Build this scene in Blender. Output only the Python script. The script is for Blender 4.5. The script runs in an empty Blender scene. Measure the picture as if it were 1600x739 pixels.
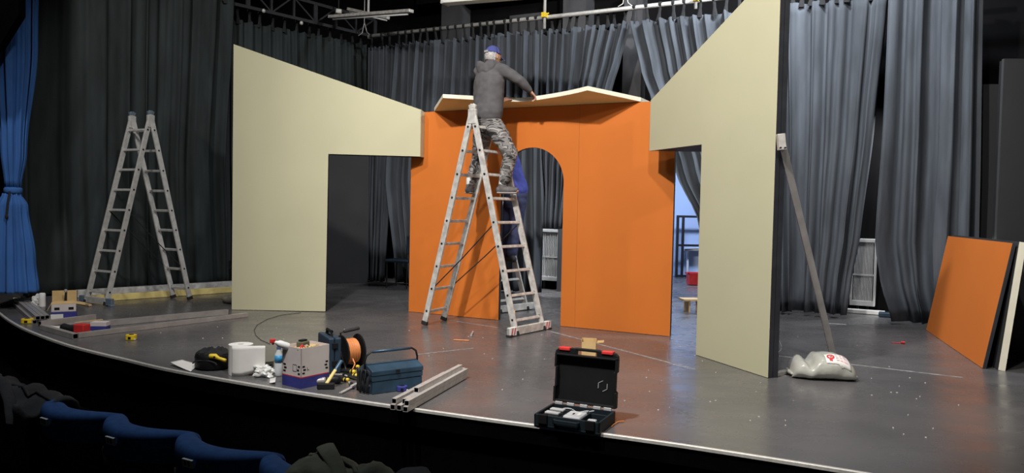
import bpy, bmesh, math, random
from mathutils import Vector, Matrix, noise
random.seed(7)
V = Vector
S = bpy.context.scene
C = S.collection

# ------------------------------------------------------------------ camera
FPX = 1200.0                       # focal length in pixels of the 1600x739 frame
EYE = V((0, 0, 1.33))
pit, rol = math.radians(2.0), math.radians(1.2)
FW = V((0, math.cos(pit), -math.sin(pit)))
_rt = V((1, 0, 0)); _up = _rt.cross(FW)
RT = _rt*math.cos(rol) + _up*math.sin(rol)
UP = -_rt*math.sin(rol) + _up*math.cos(rol)
cam = bpy.data.objects.new('camera', bpy.data.cameras.new('camera')); C.objects.link(cam)
M3 = Matrix((RT, UP, -FW)).transposed()
cam.matrix_world = Matrix.Translation(EYE) @ M3.to_4x4()
cam.data.sensor_width = 36.0; cam.data.lens = 36.0*FPX/1600.0; cam.data.clip_end = 100
S.camera = cam

# ------------------------------------------------------------------ world, lights, exposure
w = bpy.data.worlds.new('world'); S.world = w; w.use_nodes = True
w.node_tree.nodes['Background'].inputs[0].default_value = (0.9, 0.95, 1.0, 1)
w.node_tree.nodes['Background'].inputs[1].default_value = 0.012
S.view_settings.view_transform = 'Standard'; S.view_settings.look = 'None'
S.view_settings.gamma = 1; S.view_settings.use_curve_mapping = False
S.view_settings.exposure = 0.0

def spot(name, loc, aim, power, half, blend, rad, col):
    l = bpy.data.lights.new(name, 'SPOT'); l.energy = power; l.color = col
    l.spot_size = math.radians(half*2); l.spot_blend = blend; l.shadow_soft_size = rad
    o = bpy.data.objects.new(name, l); C.objects.link(o); o.location = loc
    o.rotation_euler = (V(aim)-V(loc)).to_track_quat('-Z', 'Y').to_euler(); return o
spot('front_spot_left', (-1.9, 2.7, 7.0), (3.1, 8.9, 1.0), 2750, 45, 0.65, 0.14, (1.0, 0.96, 0.90))
spot('front_spot_right', (0.5, 2.1, 6.7), (0.2, 9.4, 1.1), 860, 41, 0.2, 0.14, (1.0, 0.96, 0.90))
spot('front_spot_far_right', (5.0, 0.2, 6.3), (0.8, 8.8, 1.3), 600, 24, 0.4, 0.16, (1.0, 0.96, 0.90))
spot('upstage_work_light', (2.9, 8.2, 5.9), (4.3, 10.4, 1.9), 950, 60, 0.7, 0.2, (0.90, 0.95, 1.0))
def area(name, loc, aim, power, size, col):
    l = bpy.data.lights.new(name, 'AREA'); l.energy = power; l.color = col; l.shape = 'RECTANGLE'; l.size, l.size_y = size
    o = bpy.data.objects.new(name, l); C.objects.link(o); o.location = loc
    o.rotation_euler = (V(aim)-V(loc)).to_track_quat('-Z', 'Y').to_euler(); return o
spot('left_fill_spot', (-4.6, 5.6, 6.9), (-5.3, 10.6, 1.2), 700, 42, 0.3, 0.16, (1.0, 0.97, 0.93))  # unseen fill added to brighten the left wing area
spot('low_front_fill', (2.5, -0.5, 2.25), (1.9, 9.5, 1.9), 120, 23, 0.5, 0.12, (1.0, 0.96, 0.90))  # invented low fill, lifts the slab underside and the right radiator
spot('upstage_centre_light', (3.4, 8.7, 5.8), (1.5, 11.6, 3.0), 800, 48, 0.8, 0.2, (0.90, 0.95, 1.0))
area('radiator_fill', (0.75, 12.45, 2.6), (0.85, 12.95, 0.6), 130, (0.8, 0.15), (0.95, 0.97, 1.0))  # unseen fill added behind the curtains to brighten the arch radiator
area('radiator_fill_right', (5.25, 10.05, 2.6), (4.93, 10.8, 0.5), 45, (0.5, 0.15), (0.95, 0.97, 1.0))  # second added fill, out of sight, for the right radiator
area('seat_fill', (-2.2, 4.7, 5.5), (-1.5, 3.2, 0), 75, (1.0, 0.5), (0.8, 0.88, 1.0))  # weak fill added over the stage edge to lift the seat tops
area('side_room_lamp', (3.3, 14.0, 2.95), (3.3, 14.6, 0), 150, (1.2, 0.3), (0.62, 0.74, 1.0))

# ------------------------------------------------------------------ placing helpers
def ray(px, py): return FW + RT*((px-800)/FPX) - UP*((py-369.5)/FPX)
def at(px, py, Y):
    d = ray(px, py); return EYE + d*(Y/d.y)
def fl(px, py, z=0.0):
    d = ray(px, py); return EYE + d*((z-EYE.z)/d.z)
def onp(px, py, p, d2):
    n = V((-d2[1], d2[0], 0)); d = ray(px, py)
    return EYE + d*(n.dot(V((p[0], p[1], 0))-EYE)/n.dot(d))

# ------------------------------------------------------------------ materials
def lin(c): return tuple(((x/255+0.055)/1.055)**2.4 if x > 10 else x/255/12.92 for x in c)
def nodes(name):
    m = bpy.data.materials.new(name); m.use_nodes = True
    n = m.node_tree; return m, n, n.nodes['Principled BSDF']
def mat(name, col, rough=0.6, metal=0.0, var=0.15, scale=12.0, bump=0.0, bscale=60.0, spec=0.5, obj=True, stretch=None):
    """col: linear RGB albedo, mottled by noise"""
    m, n, b = nodes(name)
    b.inputs['Roughness'].default_value = rough; b.inputs['Metallic'].default_value = metal
    b.inputs['Specular IOR Level'].default_value = spec
    tc = n.nodes.new('ShaderNodeTexCoord'); src = tc.outputs['Object']
    if stretch:
        mp = n.nodes.new('ShaderNodeMapping'); mp.inputs['Scale'].default_value = stretch
        n.links.new(src, mp.inputs[0]); src = mp.outputs[0]
    nz = n.nodes.new('ShaderNodeTexNoise'); nz.inputs['Scale'].default_value = scale; nz.inputs['Detail'].default_value = 5
    n.links.new(src, nz.inputs['Vector'])
    rp = n.nodes.new('ShaderNodeValToRGB')
    rp.color_ramp.elements[0].position = 0.3; rp.color_ramp.elements[1].position = 0.7
    rp.color_ramp.elements[0].color = (*[max(0, x*(1-var)) for x in col], 1)
    rp.color_ramp.elements[1].color = (*[min(1, x*(1+var)) for x in col], 1)
    n.links.new(nz.outputs['Fac'], rp.inputs[0]); n.links.new(rp.outputs[0], b.inputs['Base Color'])
    if bump:
        n2 = n.nodes.new('ShaderNodeTexNoise'); n2.inputs['Scale'].default_value = bscale; n2.inputs['Detail'].default_value = 3
        n.links.new(src, n2.inputs['Vector'])
        bp = n.nodes.new('ShaderNodeBump'); bp.inputs['Strength'].default_value = bump; bp.inputs['Distance'].default_value = 0.01
        n.links.new(n2.outputs['Fac'], bp.inputs['Height']); n.links.new(bp.outputs[0], b.inputs['Normal'])
    return m

M = {}
M['beige'] = mat('beige_paint', (0.470, 0.447, 0.300), 0.75, var=0.03, scale=1.5, bump=0.03, bscale=180)
M['orange'] = mat('orange_paint', (0.56, 0.150, 0.021), 0.7, spec=0.3, var=0.05, scale=1.2, bump=0.03, bscale=160)
M['cream'] = mat('cream_board', (0.86, 0.66, 0.28), 0.7, var=0.05, scale=2)
M['white_edge'] = mat('white_edge', (0.80, 0.76, 0.62), 0.6, var=0.06, scale=8)
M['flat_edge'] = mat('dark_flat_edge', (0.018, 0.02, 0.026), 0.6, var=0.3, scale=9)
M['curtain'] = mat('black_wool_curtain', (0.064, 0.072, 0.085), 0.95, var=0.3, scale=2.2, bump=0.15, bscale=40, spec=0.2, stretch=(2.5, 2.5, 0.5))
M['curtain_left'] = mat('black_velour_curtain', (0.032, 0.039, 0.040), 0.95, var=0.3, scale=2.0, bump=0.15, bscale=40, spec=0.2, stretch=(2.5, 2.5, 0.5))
M['blue_curtain'] = mat('blue_velvet_curtain', (0.040, 0.130, 0.38), 0.85, var=0.2, scale=3, spec=0.3, stretch=(2, 2, 0.5))
M['tie'] = mat('black_tape', (0.012, 0.012, 0.014), 0.9)
M['black_wall'] = mat('black_wall_paint', (0.004, 0.004, 0.0045), rough=0.9, spec=0.1, var=0.25, scale=2)
M['black_panel'] = mat('black_board', (0.026, 0.027, 0.030), 0.8, var=0.1, scale=2)
M['grey_pillar'] = mat('grey_pillar_paint', (0.075, 0.075, 0.08), 0.85, spec=0.1, var=0.15, scale=3)
M['alu'] = mat('aluminium', (0.58, 0.57, 0.55), 0.45, 0.3, var=0.15, scale=18)
M['alu_worn'] = mat('worn_aluminium', (0.58, 0.56, 0.53), 0.5, 0.25, var=0.28, scale=16)
M['galv'] = mat('galvanised_steel', (0.52, 0.49, 0.47), 0.42, 0.35, var=0.15, scale=20)
M['rail'] = mat('steel_rail', (0.42, 0.40, 0.39), 0.4, 0.4, var=0.15, scale=8)
M['trim'] = mat('aluminium_trim', (0.66, 0.64, 0.60), 0.4, 0.4, var=0.12, scale=30)
M['black'] = mat('black_plastic', (0.007, 0.007, 0.008), 0.55, spec=0.25)  # also lines the steel tubes as painted inside shade
M['case_dark'] = mat('dark_case_plastic', (0.008, 0.014, 0.019), 0.55, spec=0.3)
M['cap_grey'] = mat('blue_grey_plastic', (0.13, 0.17, 0.22), 0.5)
M['dark'] = mat('black_metal', (0.02, 0.02, 0.022), 0.5, 0.4)
M['rubber'] = mat('black_rubber', (0.014, 0.014, 0.015), 0.75)
M['blue_cap'] = mat('blue_plastic', (0.06, 0.12, 0.28), 0.5)
M['navy_case'] = mat('dark_blue_plastic', (0.014, 0.032, 0.055), 0.5, var=0.15)
M['tool_blue'] = mat('blue_hammered_paint', (0.040, 0.083, 0.132), 0.38, 0.3, var=0.25, scale=9, bump=0.05, bscale=150)
M['box_white'] = mat('white_carton', (0.62, 0.56, 0.55), 0.8, var=0.06, scale=6)
M['box_blue'] = mat('blue_print', (0.03, 0.035, 0.22), 0.7)
M['red'] = mat('red_plastic', (0.60, 0.03, 0.03), 0.5)
M['yellow'] = mat('yellow_plastic', (0.75, 0.52, 0.02), 0.45)
M['cardboard'] = mat('cardboard', (0.56, 0.38, 0.17), 0.85, var=0.08)
M['wood'] = mat('pale_wood', (0.58, 0.42, 0.22), 0.7, var=0.2, scale=14, stretch=(1, 6, 6))
M['yellow_wood'] = mat('yellow_painted_batten', (0.72, 0.58, 0.22), 0.7, var=0.1)
M['paper'] = mat('white_paper', (0.74, 0.72, 0.69), 0.9, var=0.03)
M['white'] = mat('white_paint', (0.72, 0.72, 0.72), 0.6, var=0.04)
M['rad_white'] = mat('radiator_enamel', (0.62, 0.62, 0.62), 0.5, var=0.05)
M['orange_cable'] = mat('orange_cable', (0.62, 0.22, 0.07), 0.5)
M['seat'] = mat('blue_seat_fabric', (0.030, 0.085, 0.23), 0.9, var=0.15, scale=40, spec=0.2)
M['seat_back'] = mat('dark_seat_shell', (0.006, 0.007, 0.012), 0.8)
M['plate'] = mat('brushed_plate', (0.6, 0.6, 0.57), 0.5, 0.0)
M['jacket_olive'] = mat('olive_jacket', (0.12, 0.12, 0.075), 0.9, var=0.4, scale=7, bump=0.4, bscale=25)
M['jacket_dark'] = mat('dark_grey_jacket', (0.030, 0.028, 0.026), 0.9, var=0.3, scale=9, bump=0.4, bscale=25)
M['jacket_brown'] = mat('dark_brown_jacket', (0.034, 0.031, 0.029), 0.9, var=0.3, scale=9, bump=0.4, bscale=25)
M['skin'] = mat('skin', (0.56, 0.30, 0.20), 0.55, var=0.08, scale=20)
M['hair'] = mat('grey_hair', (0.36, 0.34, 0.33), 0.8, var=0.4, scale=70)
M['hair_dark'] = mat('brown_hair', (0.03, 0.02, 0.015), 0.8, var=0.4, scale=70)
M['hoodie'] = mat('charcoal_hoodie', (0.085, 0.080, 0.085), 0.9, var=0.15, scale=14, bump=0.1, bscale=120)
M['cap'] = mat('blue_cap_cloth', (0.05, 0.060, 0.22), 0.85)
M['jacket_blue'] = mat('blue_work_jacket', (0.06, 0.075, 0.36), 0.8, var=0.2, scale=8)
M['navy_trousers'] = mat('navy_trousers', (0.035, 0.042, 0.10), 0.85, var=0.3, scale=9)
M['shoe'] = mat('grey_shoe', (0.11, 0.10, 0.10), 0.7, var=0.3, scale=25)
M['sole'] = mat('pale_sole', (0.34, 0.32, 0.31), 0.7)
M['sock'] = mat('white_sock', (0.68, 0.66, 0.64), 0.9)
M['sandbag'] = mat('grey_tarpaulin', (0.38, 0.38, 0.34), 0.32, var=0.12, scale=9, bump=0.25, bscale=18)
M['sandbag_brown'] = mat('brown_sandbag', (0.17, 0.15, 0.125), 0.6, var=0.2, scale=12, bump=0.3, bscale=18)
M['pink'] = mat('faded_red_print', (0.70, 0.42, 0.44), 0.8)
M['room_blue'] = mat('pale_blue_wall', (0.42, 0.52, 0.72), 0.8, var=0.04, scale=1)
M['clear'] = mat('clear_plastic', (0.55, 0.58, 0.60), 0.25)
M['cyan'] = mat('blue_label', (0.03, 0.25, 0.50), 0.5)
M['charger'] = mat('grey_plastic', (0.42, 0.42, 0.43), 0.4)
M['plastic_bag'] = mat('white_film', (0.66, 0.66, 0.64), 0.35)
M['fascia'] = mat('black_fascia', (0.002, 0.002, 0.0025), 0.95, spec=0.0)
M['chalk'] = mat('chalk_line', (0.26, 0.25, 0.25), 0.8, var=0.5, scale=18)

# grey camouflage cloth
m, n, b = nodes('grey_camouflage_cloth'); b.inputs['Roughness'].default_value = 0.9
tc = n.nodes.new('ShaderNodeTexCoord')
mp = n.nodes.new('ShaderNodeMapping'); mp.inputs['Scale'].default_value = (1, 1, 2.2); n.links.new(tc.outputs['Object'], mp.inputs[0])
nz = n.nodes.new('ShaderNodeTexNoise'); nz.inputs['Scale'].default_value = 8; nz.inputs['Detail'].default_value = 1.6
nz.inputs['Distortion'].default_value = 0.6; n.links.new(mp.outputs[0], nz.inputs['Vector'])
rp = n.nodes.new('ShaderNodeValToRGB'); rp.color_ramp.interpolation = 'CONSTANT'
e = rp.color_ramp.elements; e[0].position = 0; e[0].color = (0.022, 0.021, 0.022, 1); e[1].position = 0.40; e[1].color = (0.20, 0.19, 0.185, 1)
for p_, c_ in ((0.49, (0.075, 0.07, 0.07, 1)), (0.55, (0.33, 0.31, 0.30, 1)), (0.66, (0.15, 0.14, 0.14, 1))):
    q = e.new(p_); q.color = c_
n.links.new(nz.outputs['Fac'], rp.inputs[0]); n.links.new(rp.outputs[0], b.inputs['Base Color']); M['camo'] = m

# worn black stage floor: dark vinyl, semi gloss, scuffs and paint flecks
m, n, b = nodes('stage_floor_vinyl'); b.inputs['Specular IOR Level'].default_value = 0.65
tc = n.nodes.new('ShaderNodeTexCoord')
def NZ(scale, detail, st=(1, 1, 1), rot=0.0, dist=0.0):
    mp = n.nodes.new('ShaderNodeMapping'); mp.inputs['Scale'].default_value = st; mp.inputs['Rotation'].default_value = (0, 0, rot)
    n.links.new(tc.outputs['Object'], mp.inputs[0])
    z = n.nodes.new('ShaderNodeTexNoise'); z.inputs['Scale'].default_value = scale; z.inputs['Detail'].default_value = detail
    z.inputs['Distortion'].default_value = dist; n.links.new(mp.outputs[0], z.inputs['Vector']); return z.outputs['Fac']
def RAMP(fac, stops):
    r = n.nodes.new('ShaderNodeValToRGB'); el = r.color_ramp.elements
    el[0].position, el[0].color = stops[0][0], (*stops[0][1], 1); el[1].position, el[1].color = stops[-1][0], (*stops[-1][1], 1)
    for p_, c_ in stops[1:-1]:
        q = el.new(p_); q.color = (*c_, 1)
    n.links.new(fac, r.inputs[0]); return r.outputs[0]
def MIX(f, a, c, mode='MIX'):
    x = n.nodes.new('ShaderNodeMix'); x.data_type = 'RGBA'; x.blend_type = mode
    if hasattr(f, 'links'): n.links.new(f, x.inputs[0])
    else: x.inputs[0].default_value = f
    for v_, i_ in ((a, 6), (c, 7)):
        if hasattr(v_, 'links'): n.links.new(v_, x.inputs[i_])
        else: x.inputs[i_].default_value = (*v_, 1)
    return x.outputs[2]
base = RAMP(NZ(0.9, 6), [(0.3, (0.078, 0.075, 0.077)), (0.7, (0.122, 0.117, 0.120))])
scuff = RAMP(NZ(3.0, 9, (0.5, 2.4, 1), 0.5, 1.2), [(0.56, (0, 0, 0)), (0.74, (0.35, 0.35, 0.35))])
fleck = RAMP(NZ(26, 2), [(0.745, (0, 0, 0)), (0.77, (0.8, 0.8, 0.8))])
scr = RAMP(NZ(5, 3, (0.25, 9, 1), -0.45, 0.5), [(0.69, (0, 0, 0)), (0.73, (0.3, 0.3, 0.3))])
col = MIX(scuff, base, (0.12, 0.115, 0.115)); col = MIX(fleck, col, (0.22, 0.21, 0.20)); col = MIX(scr, col, (0.16, 0.155, 0.15))
n.links.new(col, b.inputs['Base Color'])
rr = RAMP(NZ(2.2, 7, (1, 2, 1), 0.4), [(0.25, (0.20, 0.20, 0.20)), (0.75, (0.36, 0.36, 0.36))])
n.links.new(rr, b.inputs['Roughness'])
bp = n.nodes.new('ShaderNodeBump'); bp.inputs['Strength'].default_value = 0.06; bp.inputs['Distance'].default_value = 0.01
n.links.new(NZ(14, 4), bp.inputs['Height']); n.links.new(bp.outputs[0], b.inputs['Normal']); M['floor'] = m

# ------------------------------------------------------------------ mesh builder
ORG = {}
class MB:
    def __init__(s): s.v = []; s.f = []; s.mi = []
    def add(s, vs, fs, mi=0):
        k = len(s.v); s.v += [V(p) for p in vs]; s.f += [[i+k for i in f] for f in fs]; s.mi += [mi]*len(fs); return s
    def box(s, c, size, R=None, mi=0):
        c = V(c); x, y, z = [a/2 for a in size]
        vs = [V((i*x, j*y, k*z)) for i in (-1, 1) for j in (-1, 1) for k in (-1, 1)]
        if R is not None: vs = [R @ p for p in vs]
        return s.add([c+p for p in vs], [(0, 1, 3, 2), (4, 6, 7, 5), (0, 4, 5, 1), (2, 3, 7, 6), (0, 2, 6, 4), (1, 5, 7, 3)], mi)
    def bar(s, p, q, a, b, up=(0, 0, 1), mi=0):
        """box from p to q; a across, b along 'up'"""
        p, q = V(p), V(q); d = (q-p); L = d.length; d.normalize(); u = V(up)
        if abs(u.dot(d)) > 0.98: u = V((0, 1, 0))
        x = d.cross(u).normalized(); u = x.cross(d).normalized()
        R = Matrix((x, d, u)).transposed(); return s.box((p+q)/2, (a, L, b), R, mi)
    def hollow(s, p, q, a, b, t=0.003, up=(0, 0, 1), mi=0):
        """open rectangular tube from p to q"""
        p, q = V(p), V(q); d = (q-p).normalized(); u = V(up); x = d.cross(u).normalized(); u = x.cross(d).normalized()
        def ring(o, A, B): return [o+x*i*A+u*j*B for i, j in ((-1, -1), (1, -1), (1, 1), (-1, 1))]
        A, B = a/2, b/2; vs = ring(p, A, B)+ring(q, A, B)+ring(p, A-t, B-t)+ring(q, A-t, B-t); fs = []
        for i in range(4):
            j = (i+1) % 4
            fs += [(i, j, 4+j, 4+i), (i, 8+i, 8+j, j), (4+i, 4+j, 12+j, 12+i)]
        k = len(s.v); s.add(vs, fs, mi); s.f += [[k+8+i, k+12+i, k+12+(i+1) % 4, k+8+(i+1) % 4] for i in range(4)]; s.mi += [mi+1]*4  # inner faces get the next material, dark to paint in the shade inside
        return s
    def chain(s, pts, ref=(1, 0, 0), n=14, mi=0, cap=True):
        """closed tapered tube through pts [(pos, ra, rb)], ra along ref"""
        P = [V(p[0]) for p in pts]; R = [(p[1], p[2] if len(p) > 2 else p[1]) for p in pts]
        rings = []
        def frame(d):
            r = V(ref); r = r - d*r.dot(d)
            if r.length < 0.05: r = V((0, 1, 0.1)); r = r-d*r.dot(d)
            r.normalize(); return r, d.cross(r)
        def ring(o, d, a, b):
            x, y = frame(d); return [o + x*math.cos(t)*a + y*math.sin(t)*b for t in [2*math.pi*i/n for i in range(n)]]
        D = []
        for i in range(len(P)):
            d = (P[min(i+1, len(P)-1)]-P[max(i-1, 0)]); D.append(d.normalized())
        vs = []
        if cap:
            for c_ in (0.35, 0.75, ):
                k = math.sqrt(1-(1-c_)**2); rr = min(R[0]); rings.append(ring(P[0]-D[0]*rr*(1-c_), D[0], R[0][0]*k, R[0][1]*k))
        for i in range(len(P)): rings.append(ring(P[i], D[i], *R[i]))
        if cap:
            for c_ in (0.75, 0.35):
                k = math.sqrt(1-(1-c_)**2); rr = min(R[-1]); rings.append(ring(P[-1]+D[-1]*rr*(1-c_), D[-1], R[-1][0]*k, R[-1][1]*k))
        for r in rings: vs += r
        fs = []
        for k in range(len(rings)-1):
            for i in range(n):
                j = (i+1) % n; fs.append((k*n+i, k*n+j, (k+1)*n+j, (k+1)*n+i))
        a0, a1 = len(vs), len(vs)+1
        vs += [sum(rings[0], V((0, 0, 0)))/n - D[0]*(min(R[0])*0.3 if cap else 0), sum(rings[-1], V((0, 0, 0)))/n + D[-1]*(min(R[-1])*0.3 if cap else 0)]
        for i in range(n):
            j = (i+1) % n; fs.append((a0, j, i)); fs.append((a1, (len(rings)-1)*n+i, (len(rings)-1)*n+j))
        return s.add(vs, fs, mi)
    def tube(s, pts, r, n=8, mi=0): return s.chain([(p, r) for p in pts], (0.31, 0.22, 0.92), n, mi, cap=False)
    def ell(s, c, r, R=None, nu=16, nv=10, mi=0):
        c = V(c); vs = []; fs = []
        for i in range(nv+1):
            th = math.pi*i/nv
            for j in range(nu):
                ph = 2*math.pi*j/nu
                p = V((r[0]*math.sin(th)*math.cos(ph), r[1]*math.sin(th)*math.sin(ph), r[2]*math.cos(th)))
                vs.append(c+(R @ p if R is not None else p))
        for i in range(nv):
            for j in range(nu):
                k = (j+1) % nu; fs.append((i*nu+j, (i+1)*nu+j, (i+1)*nu+k, i*nu+k))
        return s.add(vs, fs, mi)
    def lathe(s, prof, o=(0, 0, 0), R=None, n=24, mi=0):
        """prof [(r,z)] closed top and bottom; spun about local z"""
        o = V(o); vs = []; fs = []
        for r, z in prof:
            for j in range(n):
                t = 2*math.pi*j/n; p = V((r*math.cos(t), r*math.sin(t), z)); vs.append(o+(R @ p if R is not None else p))
        for k in range(len(prof)-1):
            for j in range(n):
                i = (j+1) % n; fs.append((k*n+j, k*n+i, (k+1)*n+i, (k+1)*n+j))
        fs.append(list(range(n-1, -1, -1))); fs.append([(len(prof)-1)*n+j for j in range(n)])
        return s.add(vs, fs, mi)
    def prism(s, poly, o, x, y, t, mi=0, mside=None):
        """polygon poly [(a,b)] in plane o + a*x + b*y, extruded by vector t"""
        o, x, y, t = V(o), V(x), V(y), V(t); k = len(poly)
        a = [o+x*p[0]+y*p[1] for p in poly]; vs = a+[p+t for p in a]
        s.add(vs, [list(range(k))], mi); b = len(s.v)-2*k
        s.f.append([b+k+i for i in range(k-1, -1, -1)]); s.mi.append(mi)
        for i in range(k):
            j = (i+1) % k; s.f.append([b+i, b+k+i, b+k+j, b+j]); s.mi.append(mi if mside is None else mside)
        return s
    def grid(s, fn, nu, nv, mi=0, closed=False):
        vs = [fn(i/nu, j/nv) for i in range(nu+1) for j in range(nv+1)]
        fs = [(i*(nv+1)+j, (i+1)*(nv+1)+j, (i+1)*(nv+1)+j+1, i*(nv+1)+j+1) for i in range(nu) for j in range(nv)]
        return s.add(vs, fs, mi)
    def mesh(s, name, mats, org=V((0, 0, 0)), smooth=False):
        me = bpy.data.meshes.new(name); me.from_pydata([p-org for p in s.v], [], s.f)
        for m_ in (mats if isinstance(mats, (list, tuple)) else [mats]): me.materials.append(M[m_] if isinstance(m_, str) else m_)
        for p, i in zip(me.polygons, s.mi): p.material_index = i; p.use_smooth = smooth
        bm = bmesh.new(); bm.from_mesh(me); bmesh.ops.recalc_face_normals(bm, faces=bm.faces); bm.to_mesh(me); bm.free()
        me.update(); return me
    def build(s, name, mats, parent=None, smooth=False, bevel=0.0, solid=0.0, org=None, kind=None, label=None, recalc=True):
        og = ORG[parent] if parent is not None else (V(org) if org is not None else V((0, 0, 0)))
        o = bpy.data.objects.new(name, s.mesh(name, mats, og, smooth)); C.objects.link(o)
        if parent is not None: o.parent = parent
        else: o.location = og
        ORG[o] = og
        if solid:
            md = o.modifiers.new('solid', 'SOLIDIFY'); md.thickness = solid; md.offset = 0
        if bevel:
            md = o.modifiers.new('bevel', 'BEVEL'); md.width = bevel; md.segments = 2; md.limit_method = 'ANGLE'; md.angle_limit = 0.6
        if kind: o['kind'] = kind
        if label: o['label'] = label
        return o
def tag(o, label, cat, group=None):
    o['label'] = label; o['category'] = cat
    if group: o['group'] = group
    return o
def thing(name, label, cat, loc=(0, 0, 0), group=None):
    o = bpy.data.objects.new(name, None); C.objects.link(o); o.location = loc; o.empty_display_size = 0.1
    ORG[o] = V(loc); return tag(o, label, cat, group)
def place(o, loc, rz=0.0, rx=0.0, ry=0.0):
    o.location = loc; o.rotation_euler = (rx, ry, rz); return o
def struct(o): o['kind'] = 'structure'; return o
def ang(p, q): d = V(q)-V(p); return math.atan2(d.y, d.x)
def Rz(a): return Matrix.Rotation(a, 3, 'Z')
def Rx(a): return Matrix.Rotation(a, 3, 'X')
def Ry(a): return Matrix.Rotation(a, 3, 'Y')

# ------------------------------------------------------------------ stage, hall and walls
BP, BU = V((-2.5, 13.6, 0)), V((0.883, -0.469, 0)).normalized()      # back pipe line
BN = V((-BU.y, BU.x, 0)) * -1                                        # towards the audience
if BN.y > 0: BN = -BN
edge = [(-7.6, 11.2), (-6.7, 9.8), (-5.92, 8.87), (-5.4, 8.28), (-4.85, 7.72), (-4.03, 7.0), (-3.21, 6.42), (-2.69, 6.07), (-1.85, 5.61), (-1.23, 5.31), (-0.65, 5.05),
        (0.02, 4.77), (0.63, 4.53), (1.11, 4.32), (1.79, 3.98), (2.8, 3.45), (4.0, 2.85), (5.5, 2.2)]
# smooth the curve (Catmull-Rom)
def cr(P, k=6):
    out = []
    for i in range(len(P)-1):
        p0, p1, p2, p3 = [V((*P[min(max(j, 0), len(P)-1)], 0)) for j in (i-1, i, i+1, i+2)]
        for a in range(k):
            t = a/k; out.append(0.5*((2*p1)+(p2-p0)*t+(2*p0-5*p1+4*p2-p3)*t*t+(3*p1-p0-3*p2+p3)*t**3))
    out.append(V((*P[-1], 0))); return out
E = cr(edge)
poly = [(p.x, p.y) for p in E]+[(8.5, 2.2), (8.5, 18), (-8.5, 18), (-8.5, 11.2)]
struct(MB().prism(poly, (0, 0, 0), (1, 0, 0), (0, 1, 0), (0, 0, -0.12), 0, 1).build('floor', ['floor', 'fascia']))
f = MB()
f.grid(lambda u, v: E[round(u*(len(E)-1))]+V((0.03, 0.05, -0.02-v*0.53)), len(E)-1, 1)
struct(f.build('wall_stage_front', 'fascia', solid=0.02))
t_ = MB()
def trimsec(u, v):
    i = round(u*(len(E)-1)); d = (E[min(i+1, len(E)-1)]-E[max(i-1, 0)]).normalized(); nn = V((d.y, -d.x, 0))
    a = [(-0.016, 0.0), (-0.016, 0.004), (0.003, 0.005), (0.009, 0.001), (0.010, -0.016), (0.004, -0.016)][round(v*5)]
    return E[i]+nn*a[0]+V((0, 0, a[1]))
struct(t_.grid(trimsec, len(E)-1, 5).build('trim_1', 'trim'))
struct(MB().box((0, 3.0, -0.60), (17, 16.4, 0.1)).build('floor_hall', 'fascia'))
CZ = 7.6
struct(MB().box((0, 8, CZ+0.05), (17, 21, 0.1)).build('ceiling', 'black_wall'))
struct(MB().box((-8.55, 8, 3.4), (0.1, 21, 8.4)).build('wall_left', 'black_wall'))
struct(MB().box((8.55, 8, 3.4), (0.1, 21, 8.4)).build('wall_right', 'black_wall'))
# back wall one metre behind the curtain line, with a doorway
WP = BP - BN*1.0
def wb(s, n_=0.0, z=0.0): return WP + BU*s + BN*n_ + V((0, 0, z))
wm = MB()
def wseg(mb, s0, s1, z0, z1, t=0.12, n0=-0.12, mi=0):
    mb.prism([(s0, z0), (s1, z0), (s1, z1), (s0, z1)], WP+BN*n0, BU, (0, 0, 1), BN*t, mi)
wseg(wm, -4.6, 4.75, -0.1, CZ); wseg(wm, 4.75, 6.05, 2.45, CZ); wseg(wm, 6.05, 10.9, -0.1, CZ)
struct(wm.build('wall_back', 'black_wall'))
# pillars and a beam on the back wall, seen above the curtains
def pillar(px0, px1, ytop, d, z1):
    a = onp(px0, ytop, wb(0, d), BU); c = onp(px1, ytop, wb(0, d), BU); s0 = (a-WP).dot(BU); s1 = (c-WP).dot(BU)
    p = MB(); wseg(p, s0, s1, 0, z1, d, 0); return p
struct(pillar(690, 719, 10, 0.35, 4.95).build('pillar', 'grey_pillar'))
struct(pillar(880, 916, 2, 0.35, 4.9).build('pillar', 'grey_pillar'))
struct(pillar(974, 1003, 60, 0.22, 4.8).build('pillar', 'grey_pillar'))
bm_ = MB(); wseg(bm_, 0.5, 9.5, 4.95, 5.45, 0.45, 0.0); struct(bm_.build('ceiling_beam', 'black_wall'))
vp = MB(); a = onp(795, 24, wb(0, 0.1), BU); c = onp(850, 24, wb(0, 0.1), BU)
wseg(vp, (a-WP).dot(BU), (c-WP).dot(BU), a.z-0.42, a.z, 0.08, 0.0)
vo = vp.build('ventilation_panel', 'grey_pillar', bevel=0.01); tag(vo, 'pale grey rectangular panel high on the back wall by the hanger rod', 'panel')

# side room behind the doorway
RP = V((3.83, 16.25, 0))
rm = MB(); rm.prism([(-4, -0.05), (4, -0.05), (4, 3.1), (-4, 3.1)], RP, (1, 0, 0), (0, 0, 1), (0, 0.1, 0)); struct(rm.build('wall_rear', 'room_blue'))
a = wb(4.2, -0.13); rm = MB(); rm.prism([(0, 0), (4.6, 0), (4.6, 3.1), (0, 3.1)], V((1.6, 12.95, 0)), (0, 1, 0), (0, 0, 1), (-0.1, 0, 0)); struct(rm.build('wall_side_room', 'room_blue'))
rm = MB(); rm.prism([(4.0, -0.14), (8.2, -0.14), (8.2, -5.0), (4.0, -5.0)], WP+V((0, 0, 3.11)), BU, BN, (0, 0, 0.08)); struct(rm.build('ceiling_side_room', 'white'))

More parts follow.
